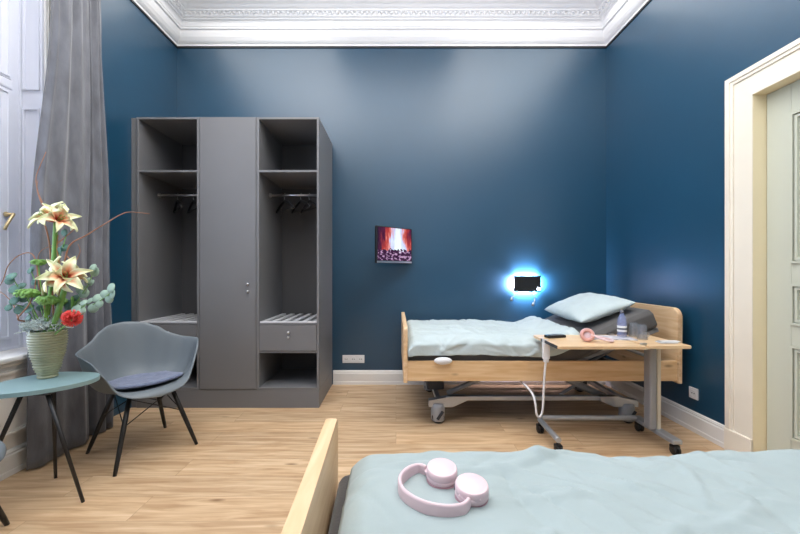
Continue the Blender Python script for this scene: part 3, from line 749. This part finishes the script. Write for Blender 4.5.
b = new(); tube(b, smooth_path([(1.80, 2.60, .722), (1.84, 2.60, .724), (1.852, 2.60, .735), (1.852, 2.60, .75), (1.84, 2.60, .757), (1.80, 2.60, .757)], 5), .003, 8)
tag(obj('wire_holder', b, 'chrome'), 'bent chrome wire holder beside the glass tumblers', 'holder')
b = new(); prism(b, rounded_rect(.12, .07, .012), 0, .004, .001, Matrix.Translation((1.83, 2.40, ZTb+.004))); prism(b, rounded_rect(.13, .05, .012), .010, .014, .001, Matrix.Translation((1.845, 2.40, ZTb)))
box(b, 1.78, 1.79, 2.38, 2.42, ZTb, ZTb+.014); tag(obj('card_holder', b, 'whitep'), 'small white clip-on tray at right end of overbed table', 'tray')

# ------------------------------------------------------------------ headphones
def headphones_flat(t, zf, c1, c2, band, cr=.036, ch=.032, bandh=.038, tilt=.12):
    # band stands on its edge, cups lie flat
    path = smooth_path(band, 6)
    b = new(); hw, ht = bandh/2, .0035; secs = []
    for i, p in enumerate(path):
        d_ = (path[min(i+1, len(path)-1)]-path[max(i-1, 0)]); d_.z = 0; d_.normalize(); nrm = V(-d_.y, d_.x, 0)
        k = i/(len(path)-1); h_ = hw*(.55+.45*math.sin(PI*min(1, max(0, k)))**.5)
        ring = []
        for a in range(12):
            an = 2*PI*a/12; ca, sa = math.cos(an), math.sin(an)
            ring.append(b.verts.new(p+nrm*(ht*1.3*(abs(ca)**.6)*(1 if ca > 0 else -1))+V(0, 0, h_*(abs(sa)**.5)*(1 if sa > 0 else -1))))
        secs.append(ring)
    for A, B in zip(secs, secs[1:]):
        for k in range(12): b.faces.new((A[k], A[(k+1) % 12], B[(k+1) % 12], B[k])).smooth = True
    b.faces.new(secs[0]); b.faces.new(secs[-1])
    obj('headband', b, 'pink', t)
    for (cx, cy), end in ((c1, path[0]), (c2, path[-1])):
        b = new(); R_ = Matrix.Translation((cx, cy, zf)) @ Matrix.Rotation(tilt, 4, 'X')
        lathe(b, [(0, .014), (cr*.95, .014), (cr*.985, .0165), (cr*.985, .0215), (cr*.955, .0225), (cr*.955, .0235), (cr*.99, .0245), (cr*.985, ch-.002), (cr*.94, ch+.003), (cr*.88, ch+.0042), (cr*.84, ch+.0036), (cr*.80, ch+.0045), (0, ch+.0065)], seg=44, mtx=R_)
        cup = obj('ear_cup', b, 'pink', t)
        b = new(); lathe(b, [(0, 0), (cr*.86, 0), (cr*.99, .005), (cr*.99, .011), (cr*.93, .0145), (0, .0145)], seg=40, mtx=R_); obj('ear_cushion', b, 'pinkd', cup)
        b = new(); dr_ = V(cx, cy, 0)-V(end.x, end.y, 0); dist = dr_.length; dr_.normalize()
        e2 = V(end.x, end.y, end.z)
        for s_ in (-1, 1):
            side = V(-dr_.y, dr_.x, 0)*s_*cr*.62
            tube(b, smooth_path([e2, e2+dr_*.008+side*.5, V(cx, cy, zf+.024)-dr_*(cr*.80)+side], 5), .0042, 10)
        obj('hinge_arm', b, 'pink', cup)
        b = new(); box(b, -.001, .001, -.006, .006, -.004, .004, .0006, mtx=Matrix.Translation(V(cx, cy, zf+.022)+V(-dr_.y, dr_.x, 0)*cr*.99) @ Matrix.Rotation(math.atan2(dr_.x, -dr_.y), 4, 'Z')); obj('button', b, 'mark', cup)
ZD = .697     # top of the near duvet
hp = thing('headphones', 'pale pink headphones lying on the pale blue duvet of near bed', 'headphones', (.09, .80, ZD), world=True)
zb = ZD+.020
headphones_flat(hp, ZD+.004, (.1085, .842), (.165, .777),
    [(.072, .858, zb+.004), (.055, .868, zb), (.030, .852, zb), (.010, .815, zb), (.012, .775, zb), (.030, .745, zb), (.060, .722, zb), (.100, .712, zb), (.135, .720, zb), (.152, .738, zb+.004)], cr=.0365, ch=.036)

# standing pair on the overbed table
h2 = thing('headphones', 'pink headphones with coral cushions lying on overbed table by remote', 'headphones', (1.38, 2.47, ZTb), world=True)
b = new()
cc = V(1.315, 2.44, ZTb+.047); Rm = Matrix.Translation(cc) @ Matrix.Rotation(-.35, 4, 'Z') @ Matrix.Rotation(PI/2-.25, 4, 'X')
lathe(b, [(0, -.014), (.034, -.014), (.044, -.008), (.047, .0), (.044, .006), (.0, .006)], seg=32, mtx=Rm); cup = obj('ear_cup', b, 'pink', h2)
b = new(); lathe(b, [(.022, .006), (.026, .016), (.036, .018), (.043, .012), (.045, .004), (.024, .004)], seg=32, mtx=Rm); obj('ear_cushion', b, 'pinkc', cup)
b = new(); cc2 = V(1.365, 2.52, ZTb+.038); Rm2 = Matrix.Translation(cc2) @ Matrix.Rotation(-.1, 4, 'Z') @ Matrix.Rotation(PI/2+.5, 4, 'X')
lathe(b, [(0, -.012), (.030, -.012), (.036, -.006), (.037, .0), (.034, .010), (0, .012)], seg=32, mtx=Rm2); obj('ear_cup', b, 'pink', h2)
b = new(); tube(b, smooth_path([(1.335, 2.43, ZTb+.055), (1.38, 2.40, ZTb+.030), (1.45, 2.40, ZTb+.013), (1.49, 2.45, ZTb+.013), (1.48, 2.51, ZTb+.013), (1.43, 2.54, ZTb+.022), (1.39, 2.535, ZTb+.045)], 6), .012, 10, flat=.55); obj('headband', b, 'pink', h2)

# ------------------------------------------------------------------ near bed
nb = thing('hospital_bed', 'near oak bed end at bottom of the picture under pale blue duvet', 'bed', (.9, .5, 0), world=True)
nX0, nX1, nY0, nY1 = -.200, 1.93, -.02, 1.03
obj('footboard', board(nX0, nX0+.032, nY0, nY1, .28, .782, .02), 'oaky', nb)
obj('headboard', board(nX1-.034, nX1, nY0, nY1, .28, .83), 'oaky', nb)
for y in (nY0+.005, nY1-.032): obj('side_rail', box(new(), nX0+.032, nX1-.034, y, y+.026, .33, .48, .004), 'oak', nb)
b = new(); box(b, nX0+.06, nX1-.06, nY0+.05, nY1-.05, .42, .46, .004)
for y in (nY0+.12, nY1-.12): box(b, .1, 1.65, y-.02, y+.02, .178, .212, .004)
for x in (.3, 1.4): tube(b, [(x, .5, .2), (x+.2, .5, .42)], .03)
for x in (.16, 1.6): box(b, x-.02, x+.02, nY0+.12, nY1-.12, .16, .20, .004)
obj('chassis', b, 'greymetal', nb)
for x in (.12, 1.63):
    for y in (nY0+.12, nY1-.12):
        b = new(); lathe(b, [(0, 0), (.045, 0), (.056, .03), (.056, .12), (.05, .175), (0, .178)], c=(x, y, 0), seg=24); obj('caster_housing', b, 'greymetal', nb)
b = new(); box(b, nX0+.040, nX1-.05, nY0+.03, nY1-.038, .465, .645, .03, 4); near_mattress = tag(obj('mattress', b, 'mattress', smooth=True), 'dark grey mattress showing at foot end of the near bed', 'mattress')
def ntop(x, y):
    far = math.exp(-((1.0-y)/.12)**2)
    return -.004*max(0, x)+far*(.004*math.exp(-((x-.02)/.12)**2)-.002-.016*math.exp(-((x-.62)/.16)**2)+.004*math.sin(x*6))
dv2 = duvet('duvet', -.135, 1.86, nY0+.02, nY1-.022, .702, .12, 9.1, 'linen2', 'pale blue duvet across near bed beneath the large pink headphones', amp=.0075, nu=260, nv=170, nc=190, ca=.0085, top=ntop, r=.032, ed=.035)

# the near bed stands a touch askew: turn bed, mattress and duvet together about the far corner of the footboard
pv = V(-.168, 1.03, 0); Rz = Matrix.Rotation(math.radians(2.0), 4, 'Z')
for o in (nb, near_mattress, dv2):
    o.location = pv+(Rz @ (Vector(o.location)-pv)); o.rotation_euler = (0, 0, math.radians(2.0))
dv2.location = (0, 0, 0); dv2.rotation_euler = (0, 0, math.radians(1.5)); dv2.location.x = .042

# ------------------------------------------------------------------ armchairs
def make_chair(label):
    t = thing('armchair', label, 'chair', (0, 0, 0), 0)
    Ht = [(0, -.012), (30, -.008), (46, .015), (58, .125), (70, .222), (86, .262), (106, .266), (125, .300), (142, .355), (160, .388), (180, .398)]
    Rt = [(0, .262), (30, .272), (46, .280), (58, .300), (70, .322), (86, .345), (104, .322), (122, .282), (140, .272), (160, .285), (180, .290)]
    sz = .442
    g_ = [(0, -.028, 0), (.20, -.027, 0), (.40, -.022, 0), (.58, -.010, .0), (.70, .0, .05), (.80, .004, .17), (.875, .004, .36), (.925, .002, .58), (.965, 0, .80), (1.0, 0, .96), (1.035, 0, 1.0)]
    NT = 64
    def shell_pt(i, j):
        th_ = 2*PI*j/NT; dg = abs(math.degrees(th_ if th_ < PI else th_-2*PI))
        H, R_ = interp(Ht, dg), interp(Rt, dg)
        g, zz, hf = g_[i]
        front = max(0, 1-dg/48)
        r = R_*g; z = sz+zz+H*hf
        if i >= 8: z -= front*(.0, .010, .028)[i-8]
        if i == 10 and dg < 48: r = R_*(1.035-.02*front)
        cx = -.01*g
        return V(r*math.cos(th_)+cx-.0, r*math.sin(th_), z)
    b = new(); rows = []
    c0 = b.verts.new(shell_pt(0, 0))
    for i in range(1, len(g_)): rows.append([b.verts.new(shell_pt(i, j)) for j in range(NT)])
    for j in range(NT): b.faces.new((c0, rows[0][j], rows[0][(j+1) % NT])).smooth = True
    for A, B in zip(rows, rows[1:]):
        for j in range(NT): b.faces.new((A[j], B[j], B[(j+1) % NT], A[(j+1) % NT])).smooth = True
    obj('seat_shell', b, 'chair', t, solid=.009, sub=1)
    tops = {}
    for sx in (1, -1):
        for sy in (1, -1):
            top = V(sx*.125, sy*.125, sz-.045); foot = V(sx*.235, sy*.235, 0)
            b = new(); tube(b, [foot, foot+(top-foot)*.12, foot+(top-foot)*.6, top], [.0095, .012, .0145, .0135], 14)
            obj('leg', b, 'blackw', t); tops[(sx, sy)] = (top, foot)
    b = new()
    for (a, c) in (((1, 1), (1, -1)), ((1, -1), (-1, -1)), ((-1, -1), (-1, 1)), ((-1, 1), (1, 1))):
        ta, fa = tops[a]; tc_, fc_ = tops[c]
        pa = ta; pc = fc_+(tc_-fc_)*.62; tube(b, [pa, pc], .0032, 8)
        pa2 = fa+(ta-fa)*.62; tube(b, [pa2, tc_], .0032, 8)
    for (a, c) in (((1, 1), (-1, -1)), ((1, -1), (-1, 1))): tube(b, [tops[a][0], tops[c][0]], .004, 8)
    for p in tops.values(): tube(b, [p[0]-V(0, 0, .0), p[0]+V(0, 0, .028)], .013, 12)
    obj('wire_base', b, 'blackw', t)
    return t
ch = make_chair('blue-grey moulded armchair with black dowel legs in front of the wardrobe')
ch.location = (-1.715, 2.41, 0); ch.rotation_euler = (0, 0, math.radians(-34))
dup(ch, (-1.875, 1.355, 0), math.radians(40), 'blue-grey armchair mostly cut off at left edge below side table')
# seat pad
def cpad():
    b = new()
    pts = [(.20, -.165), (.215, -.10), (.218, 0), (.215, .10), (.20, .165), (.165, .195), (.05, .190), (-.08, .170), (-.14, .145), (-.165, .09), (-.17, 0), (-.165, -.09), (-.14, -.145), (-.08, -.170), (.05, -.190), (.165, -.195)]
    pts = [tuple(p[:2]) for p in smooth_path([(x, y, 0) for x, y in pts+[pts[0]]], 4)][:-1]
    lays = []
    for z, k in ((.0, .97), (.006, 1), (.014, 1), (.020, .965)):
        lays.append([b.verts.new((x*k, y*k, z+.020*((x*x+y*y)/.04))) for x, y in pts])
    for z, k in ((.021, .7), (.021, .35)):
        lays.append([b.verts.new((x*k, y*k, z+.020*((x*x+y*y)*k*k/.04))) for x, y in pts])
    n = len(pts)
    for A, B in zip(lays, lays[1:]):
        for i in range(n): b.faces.new((A[i], A[(i+1) % n], B[(i+1) % n], B[i])).smooth = True
    b.faces.new(list(reversed(lays[0]))); b.faces.new(lays[-1]); return b
pd = obj('seat_pad', cpad(), 'felt'); pd.location = (ch.location.x-.045, ch.location.y+.045, .436); pd.rotation_euler = ch.rotation_euler; tag(pd, 'mottled blue-grey felt pad on the seat of armchair', 'seat pad')

# ------------------------------------------------------------------ side table
st = thing('side_table', 'small sage green three-legged side table carrying the vase of flowers', 'table', (-1.92, 1.95, 0), world=True)
ctrl = [(-1.765, 2.11), (-1.83, 2.175), (-1.95, 2.20), (-2.10, 2.19), (-2.19, 2.10), (-2.225, 1.93), (-2.20, 1.80), (-2.08, 1.77), (-1.93, 1.82), (-1.82, 1.90), (-1.755, 2.01)]
ctrl = [(x*.955, y*.955) for x, y in ctrl]; sp_ = smooth_path([(x, y, 0) for x, y in [ctrl[-1]]+ctrl+ctrl[:2]], 6)[6:-6]
b = new(); prism(b, [(p.x, p.y) for p in sp_[:-1]], .588, .610, .007); obj('table_top', b, 'tabletop', st)
for top, foot in (((-1.786, 1.815, .59), (-1.632, 1.852, 0)), ((-1.824, 1.89, .59), (-1.985, 2.07, 0)), ((-1.89, 1.795, .59), (-2.11, 1.74, 0))):
    b = new(); tube(b, [foot, top], [.008, .011], 12); obj('leg', b, 'blackw', st)
b = new(); box(b, -1.93, -1.75, 1.78, 1.91, .580, .589, .003); obj('leg_mount', b, 'blackw', st)

# ------------------------------------------------------------------ vase with flowers
VX, VY, VZ = -1.953, 1.991, .610
b = new(); prf = [(0, 0), (.042, 0), (.047, .006)]
NR = 17
for k in range(NR*4+1):
    u = k/(NR*4); z = .010+u*.262
    r = interp([(0, .044), (.25, .062), (.55, .079), (.8, .087), (1, .086)], u)+.0036*math.cos(k*PI/2)
    prf.append((r, z))
prf += [(.085, .276), (.081, .276), (.079, .268), (.078, .20), (.058, .08), (.035, .02), (0, .02)]
lathe(b, prf, seg=48); vs = obj('vase', b, 'vase'); vs.location = (VX, VY, VZ); vs.scale = (.955, .955, .955); tag(vs, 'ribbed olive-green ceramic vase standing on the sage side table', 'vase')
ZV = VZ+.258
def at(px, py, Y=VY): return V((px-396)*Y/355, Y, 1.2-(py-272)*Y/355)

# silver moss: crinkled clump over the rim
b = new(); rnd = random.Random(5)
for k in range(420):
    a = rnd.uniform(0, 2*PI); r = .088*rnd.random()**.5; c = V(VX+r*math.cos(a)-.01, VY+r*math.sin(a), ZV+.012+.065*rnd.random()*(1-r/.14))
    pts = [c]; dv_ = V(rnd.uniform(-1, 1), rnd.uniform(-1, 1), rnd.uniform(-.2, 1)).normalized()
    for q in range(4):
        dv_ = (dv_+V(rnd.uniform(-1, 1), rnd.uniform(-1, 1), rnd.uniform(-1, 1))*.7).normalized(); pts.append(pts[-1]+dv_*.011)
    tube(b, pts, .0022, 4, caps=False)
tag(obj('moss', b, 'moss'), 'silvery grey crinkled moss filling the mouth of vase', 'moss', kind='stuff')

def amaryllis(label, base, head, blooms, rs=.011):
    t = thing('amaryllis', label, 'flower', base, 0, 'amaryllis in the vase', world=True)
    b = new(); mid = (Vector(base)+Vector(head))/2+V(.01, 0, 0)
    tube(b, smooth_path([base, mid, head], 6), rs, 12); obj('stem', b, 'stem', t)
    for (ang, pit, s) in blooms:
        dirv = V(math.cos(ang)*math.cos(pit), math.sin(ang)*math.cos(pit), math.sin(pit))
        a, c = frame_axes(dirv); o = Vector(head)
        b = new()
        for k in range(6):
            ph = k*PI/3+.2; inner = k % 2
            rad = a*math.cos(ph)+c*math.sin(ph); tan = dirv.cross(rad).normalized()
            wd = (.020 if inner else .027)*s; ln = .115*s
            def f(u, v, rad=rad, tan=tan, wd=wd, ln=ln, inner=inner):
                # along the petal: trumpet then flared back
                ax = .07*s*math.sin(min(1, v*1.25)*PI/2)-.016*s*max(0, v-.6)/.4*(1 if v > .6 else 0)
                rr = .006*s+ln*(v**1.55)*.92
                w_ = wd*math.sin(PI*min(1, (.13+v*.87)**1.1))**.85*(1.0 if v < .999 else 0)
                x = (u-.5)*2
                return o+dirv*(ax+(.004 if inner else 0)*s-.010*s*abs(x)**2*(-1))+rad*(rr+.003*nz(v*5, k))+tan*(x*w_)
            grid(b, f, 6, 10, uv=True)
        bl = obj('blossom', b, 'petal', t, solid=.0012)
        b = new()
        for k in range(5):
            of = a*math.cos(k*1.25)*.008*s+c*math.sin(k*1.25)*.008*s
            p1 = o+dirv*.02*s; p3 = o+dirv*.085*s+of*1.6-V(0, 0, .008)
            tube(b, [p1, (p1+p3)/2+of*.5, p3], .0011, 5); tube(b, [p3, p3+dirv*.006], .0024, 6)
        obj('stamens', b, 'leafgreen', bl)
    return t
am1 = amaryllis('tall cream and red amaryllis at the top of bouquet', (VX-.02, VY, ZV-.05), at(56, 222), [(-1.85, .62, .95), (-.45, .40, .9), (-2.9, .95, .85), (.9, .5, .8)])
amaryllis('low double cream and red amaryllis above the vase rim', (VX+.015, VY-.02, ZV-.05), at(67, 279, 1.96), [(-2.35, .28, 1.05), (-.95, .38, 1.05), (-1.55, -.25, .75), (1.2, .6, .8)], .0135)

def leaf(b, c, n_, up, r, el=1.0):
    n_ = n_.normalized(); a = (up-n_*up.dot(n_)).normalized(); d_ = n_.cross(a)
    cv = b.verts.new(c-n_*r*.12); ring = [b.verts.new(c+a*math.cos(q*PI/6)*r*el+d_*math.sin(q*PI/6)*r+n_*.1*r*abs(math.sin(q*PI/6))) for q in range(12)]
    for k in range(12): b.faces.new((cv, ring[k], ring[(k+1) % 12])).smooth = True
def sprig(label, path, leaves, mt, r0, el=1., grp='eucalyptus sprigs in the vase'):
    t = thing('eucalyptus_sprig', label, 'foliage', path[0], 0, grp, world=True)
    pp = smooth_path(path, 6); b = new(); tube(b, pp, .0026, 6); obj('twig', b, 'stem', t)
    b = new(); rn = random.Random(len(label))
    for k in range(leaves):
        u = .35+.65*k/(leaves-1); p = pp[int(u*(len(pp)-1))]; s_ = 1 if k % 2 else -1
        n_ = V(rn.uniform(-.5, .5), -1, rn.uniform(-.2, .8)); off = V(rn.uniform(-.4, .4), rn.uniform(-.4, .2), s_*1.0).normalized()*r0*.9
        leaf(b, p+off, n_, off, r0*rn.uniform(.8, 1.15), el)
    obj('leaves', b, mt, t, solid=.0012); return t
c0 = V(VX, VY, ZV-.01)
sprig('dark eucalyptus sprig standing left of the tall amaryllis stem', [c0+V(-.03, .03, 0), at(40, 305, 2.03), at(36, 285, 2.05), at(30, 268, 2.05)], 7, 'leafdark', .020)
sprig('dark eucalyptus sprig drooping over the right vase rim', [c0+V(.02, .02, 0), at(66, 312, 2.03), at(70, 304, 2.03), at(80, 300, 2.03)], 5, 'leafdark', .022)
sprig('pale eucalyptus sprig reaching right towards the armchair', [c0+V(.03, 0, 0), at(78, 308), at(94, 304), at(104, 298, 1.95), at(114, 290, 1.93)], 9, 'leafgrey', .025)
sprig('pale eucalyptus sprig behind the lower amaryllis blooms', [c0+V(.03, .03, 0), at(78, 300, 2.02), at(88, 285, 2.03), at(95, 268, 2.03)], 7, 'leafgrey', .026)
sprig('pale eucalyptus sprig low at right above red flower', [c0+V(.03, -.03, 0), at(76, 312, 1.96), at(84, 306, 1.93)], 4, 'leafgrey', .022)
sprig('dark round-leaved eucalyptus sprig at upper left of bouquet', [c0+V(-.05, 0, 0), at(30, 305, 1.97), at(20, 290, 1.96), at(12, 277, 1.93)], 7, 'leafdark', .026)
sprig('dark round-leaved eucalyptus sprig low at left of bouquet', [c0+V(-.06, 0, 0), at(30, 315, 1.97), at(20, 306, 1.96), at(10, 304, 1.93)], 5, 'leafdark', .023)
sprig('small eucalyptus sprig beside tall amaryllis stem', [c0+V(.0, .02, 0), at(56, 270), at(62, 250), at(66, 236)], 4, 'leafdark', .022)
# fluffy green filler heads (each a clump of small leaflets)
def tuft(label, c, r, sx=1.6):
    b = new(); rn = random.Random(int(c.x*1000)+3)
    for k in range(300):
        d_ = V(rn.gauss(0, 1), rn.gauss(0, 1), rn.gauss(0, 1)).normalized(); p = c+V(d_.x*r*sx, d_.y*r, d_.z*r*.6)*rn.uniform(.4, 1)
        leaf(b, p, d_+V(0, -.6, .6), V(d_.x, d_.y, .3), r*.17, 1.5)
    tube(b, smooth_path([c0, (c0+c)/2+V(0, 0, -.02), c], 4), .003, 6)
    o = obj('green_filler_flower', b, 'leafgreen', solid=.0008); tag(o, label, 'foliage', 'green filler flowers in the bouquet')
tuft('green filler head left of tall amaryllis stem', at(38, 262), .028, 1.5); tuft('wide green filler head left above vase rim', at(26, 293, 1.95), .038, 1.9)
tuft('green filler head below the lower amaryllis', at(47, 300, 1.93), .040, 1.6); tuft('yellow-green filler head behind red flower', at(60, 302, 2.03), .036, 1.3)
# slim leaves standing in the moss
am1['_abs'] = 1
for (x0, y0, x1, y1, Y) in ((46, 318, 44, 290, 1.93), (54, 320, 60, 285, 2.02), (70, 322, 72, 296, 2.02)):
    b = new(); tube(b, smooth_path([at(x0, y0, Y), (at(x0, y0, Y)+at(x1, y1, Y))/2+V(.01, 0, 0), at(x1, y1, Y)], 5), [.011]*10+[.002], 8, flat=.25)
    obj('leaf', b, 'stem', am1)
# red pincushion
pc = thing('pincushion_flower', 'red spiky pincushion flower at right of the vase rim', 'flower', at(72, 322, 1.90), 0, world=True)
b = new(); cc = at(72, 320, 1.90); rn = random.Random(9)
for k in range(240):
    d_ = V(rn.gauss(0, 1), rn.gauss(0, 1), rn.gauss(0, 1)).normalized()
    tube(b, [cc+d_*.012, cc+d_*.035+V(0, 0, .004), cc+d_*.046+V(0, 0, .010)], [.0014, .0013, .0022], 4, caps=True)
obj('petals', b, 'red', pc); b = new(); tube(b, [cc, V(VX+.06, VY-.03, ZV-.02)], .004, 8); obj('stem', b, 'stem', pc)
# curly willow twigs
def twig(label, pts, r, mt='twig', side=None):
    pp = smooth_path(pts, 6); b = new(); n = len(pp); r *= 1.25; tube(b, pp, [r*(1-.65*i/(n-1)) for i in range(n)], 7)
    for s_ in side or []: q = smooth_path(s_, 6); tube(b, q, [r*.6*(1-.6*i/(len(q)-1)) for i in range(len(q))], 6)
    tag(obj('willow_twig', b, mt), label, 'twig', 'curly willow twigs in the vase')
twig('curly twig stretching far right across the curtain', [at(62, 318), at(60, 290), at(66, 255), at(72, 243), at(85, 236), at(98, 228), at(108, 222, 1.95), at(120, 215, 1.93), at(130, 212, 1.93), at(150, 214, 1.98)], .0042, 'twig', [[at(66, 255), at(74, 262), at(80, 252), at(78, 244)]])
twig('thin brown twig rising straight up past top amaryllis', [at(54, 318), at(52, 290), at(50, 250), at(47, 232), at(42, 215), at(43, 205), at(38, 192), at(36, 178), at(40, 166), at(46, 152)], .0038, 'twig', [[at(42, 205), at(37, 190), at(38, 180)], [at(50, 250), at(62, 240), at(75, 229)]])
twig('drooping curly twig arching to the left window', [at(48, 318), at(40, 290), at(36, 262), at(30, 253), at(18, 256), at(8, 266), at(3, 280), at(-4, 292)], .0035)
twig('angular brown twig bending low at left of vase', [at(40, 326), at(30, 322), at(18, 319, 1.93), at(28, 306, 1.93), at(34, 292), at(36, 275)], .0045, 'twig', [[at(18, 319, 1.93), at(14, 306), at(6, 296), at(-3, 290)]])
twig('golden upright twig beside the tall amaryllis stem', [at(60, 318), at(60, 285), at(59, 262), at(57, 248), at(58, 235)], .0055, 'twig2')
twig('fine reddish twig curving behind the top flower', [at(50, 318), at(40, 290), at(38, 268), at(40, 252), at(55, 244), at(66, 236), at(74, 229)], .0022)

# ------------------------------------------------------------------ curtain
b = new()
def cur(u, v):     # u across, v up
    z = .012+v*3.56; k = v*3.56
    ya = interp([(0, 2.13), (1.3, 2.14), (3.0, 2.285), (3.6, 2.32)], k); yb = interp([(0, 2.80), (1.5, 2.76), (3.0, 2.66), (3.6, 2.63)], k)
    w_ = u
    y = ya+(yb-ya)*w_
    fold = interp([(0, -.01), (.06, .030), (.22, .042), (.34, .030), (.50, .046), (.60, .034), (.665, -.045), (.72, .020), (.80, .040), (.845, .0), (.90, .034), (.95, .012), (1, -.01)], min(1, max(0, w_+.02*math.sin(v*4+1)+.012*nz(v*5, 2))))
    gather = .012*math.sin(w_*46+1)*max(0, v-.72)/.28+.006*math.sin(w_*30+v*2)
    x = -2.215+fold*(1.15-.35*v)+gather+.010*nz(w_*7, v*3)
    y += .012*nz(w_*5, v*4)
    return V(x, y, z)
grid(b, cur, 160, 60)
t = obj('curtain', b, 'curtain', solid=.004); tag(t, 'long grey velvet curtain gathered at right side of the window', 'curtain')
b = new(); box(b, XL+.08, XL+.16, WY0-.3, 2.75, 3.575, 3.593, .003); box(b, XL, XL+.09, .5, .54, 3.58, 3.59); box(b, XL, XL+.09, 2.4, 2.44, 3.58, 3.59)
tag(obj('curtain_rail', b, 'whitep'), 'white ceiling-height curtain rail above the window', 'curtain rail')

# lay the near headphones on the duvet surface; nothing else is left to settle
for o in list(C.objects):
    if '_abs' in o: del o['_abs']
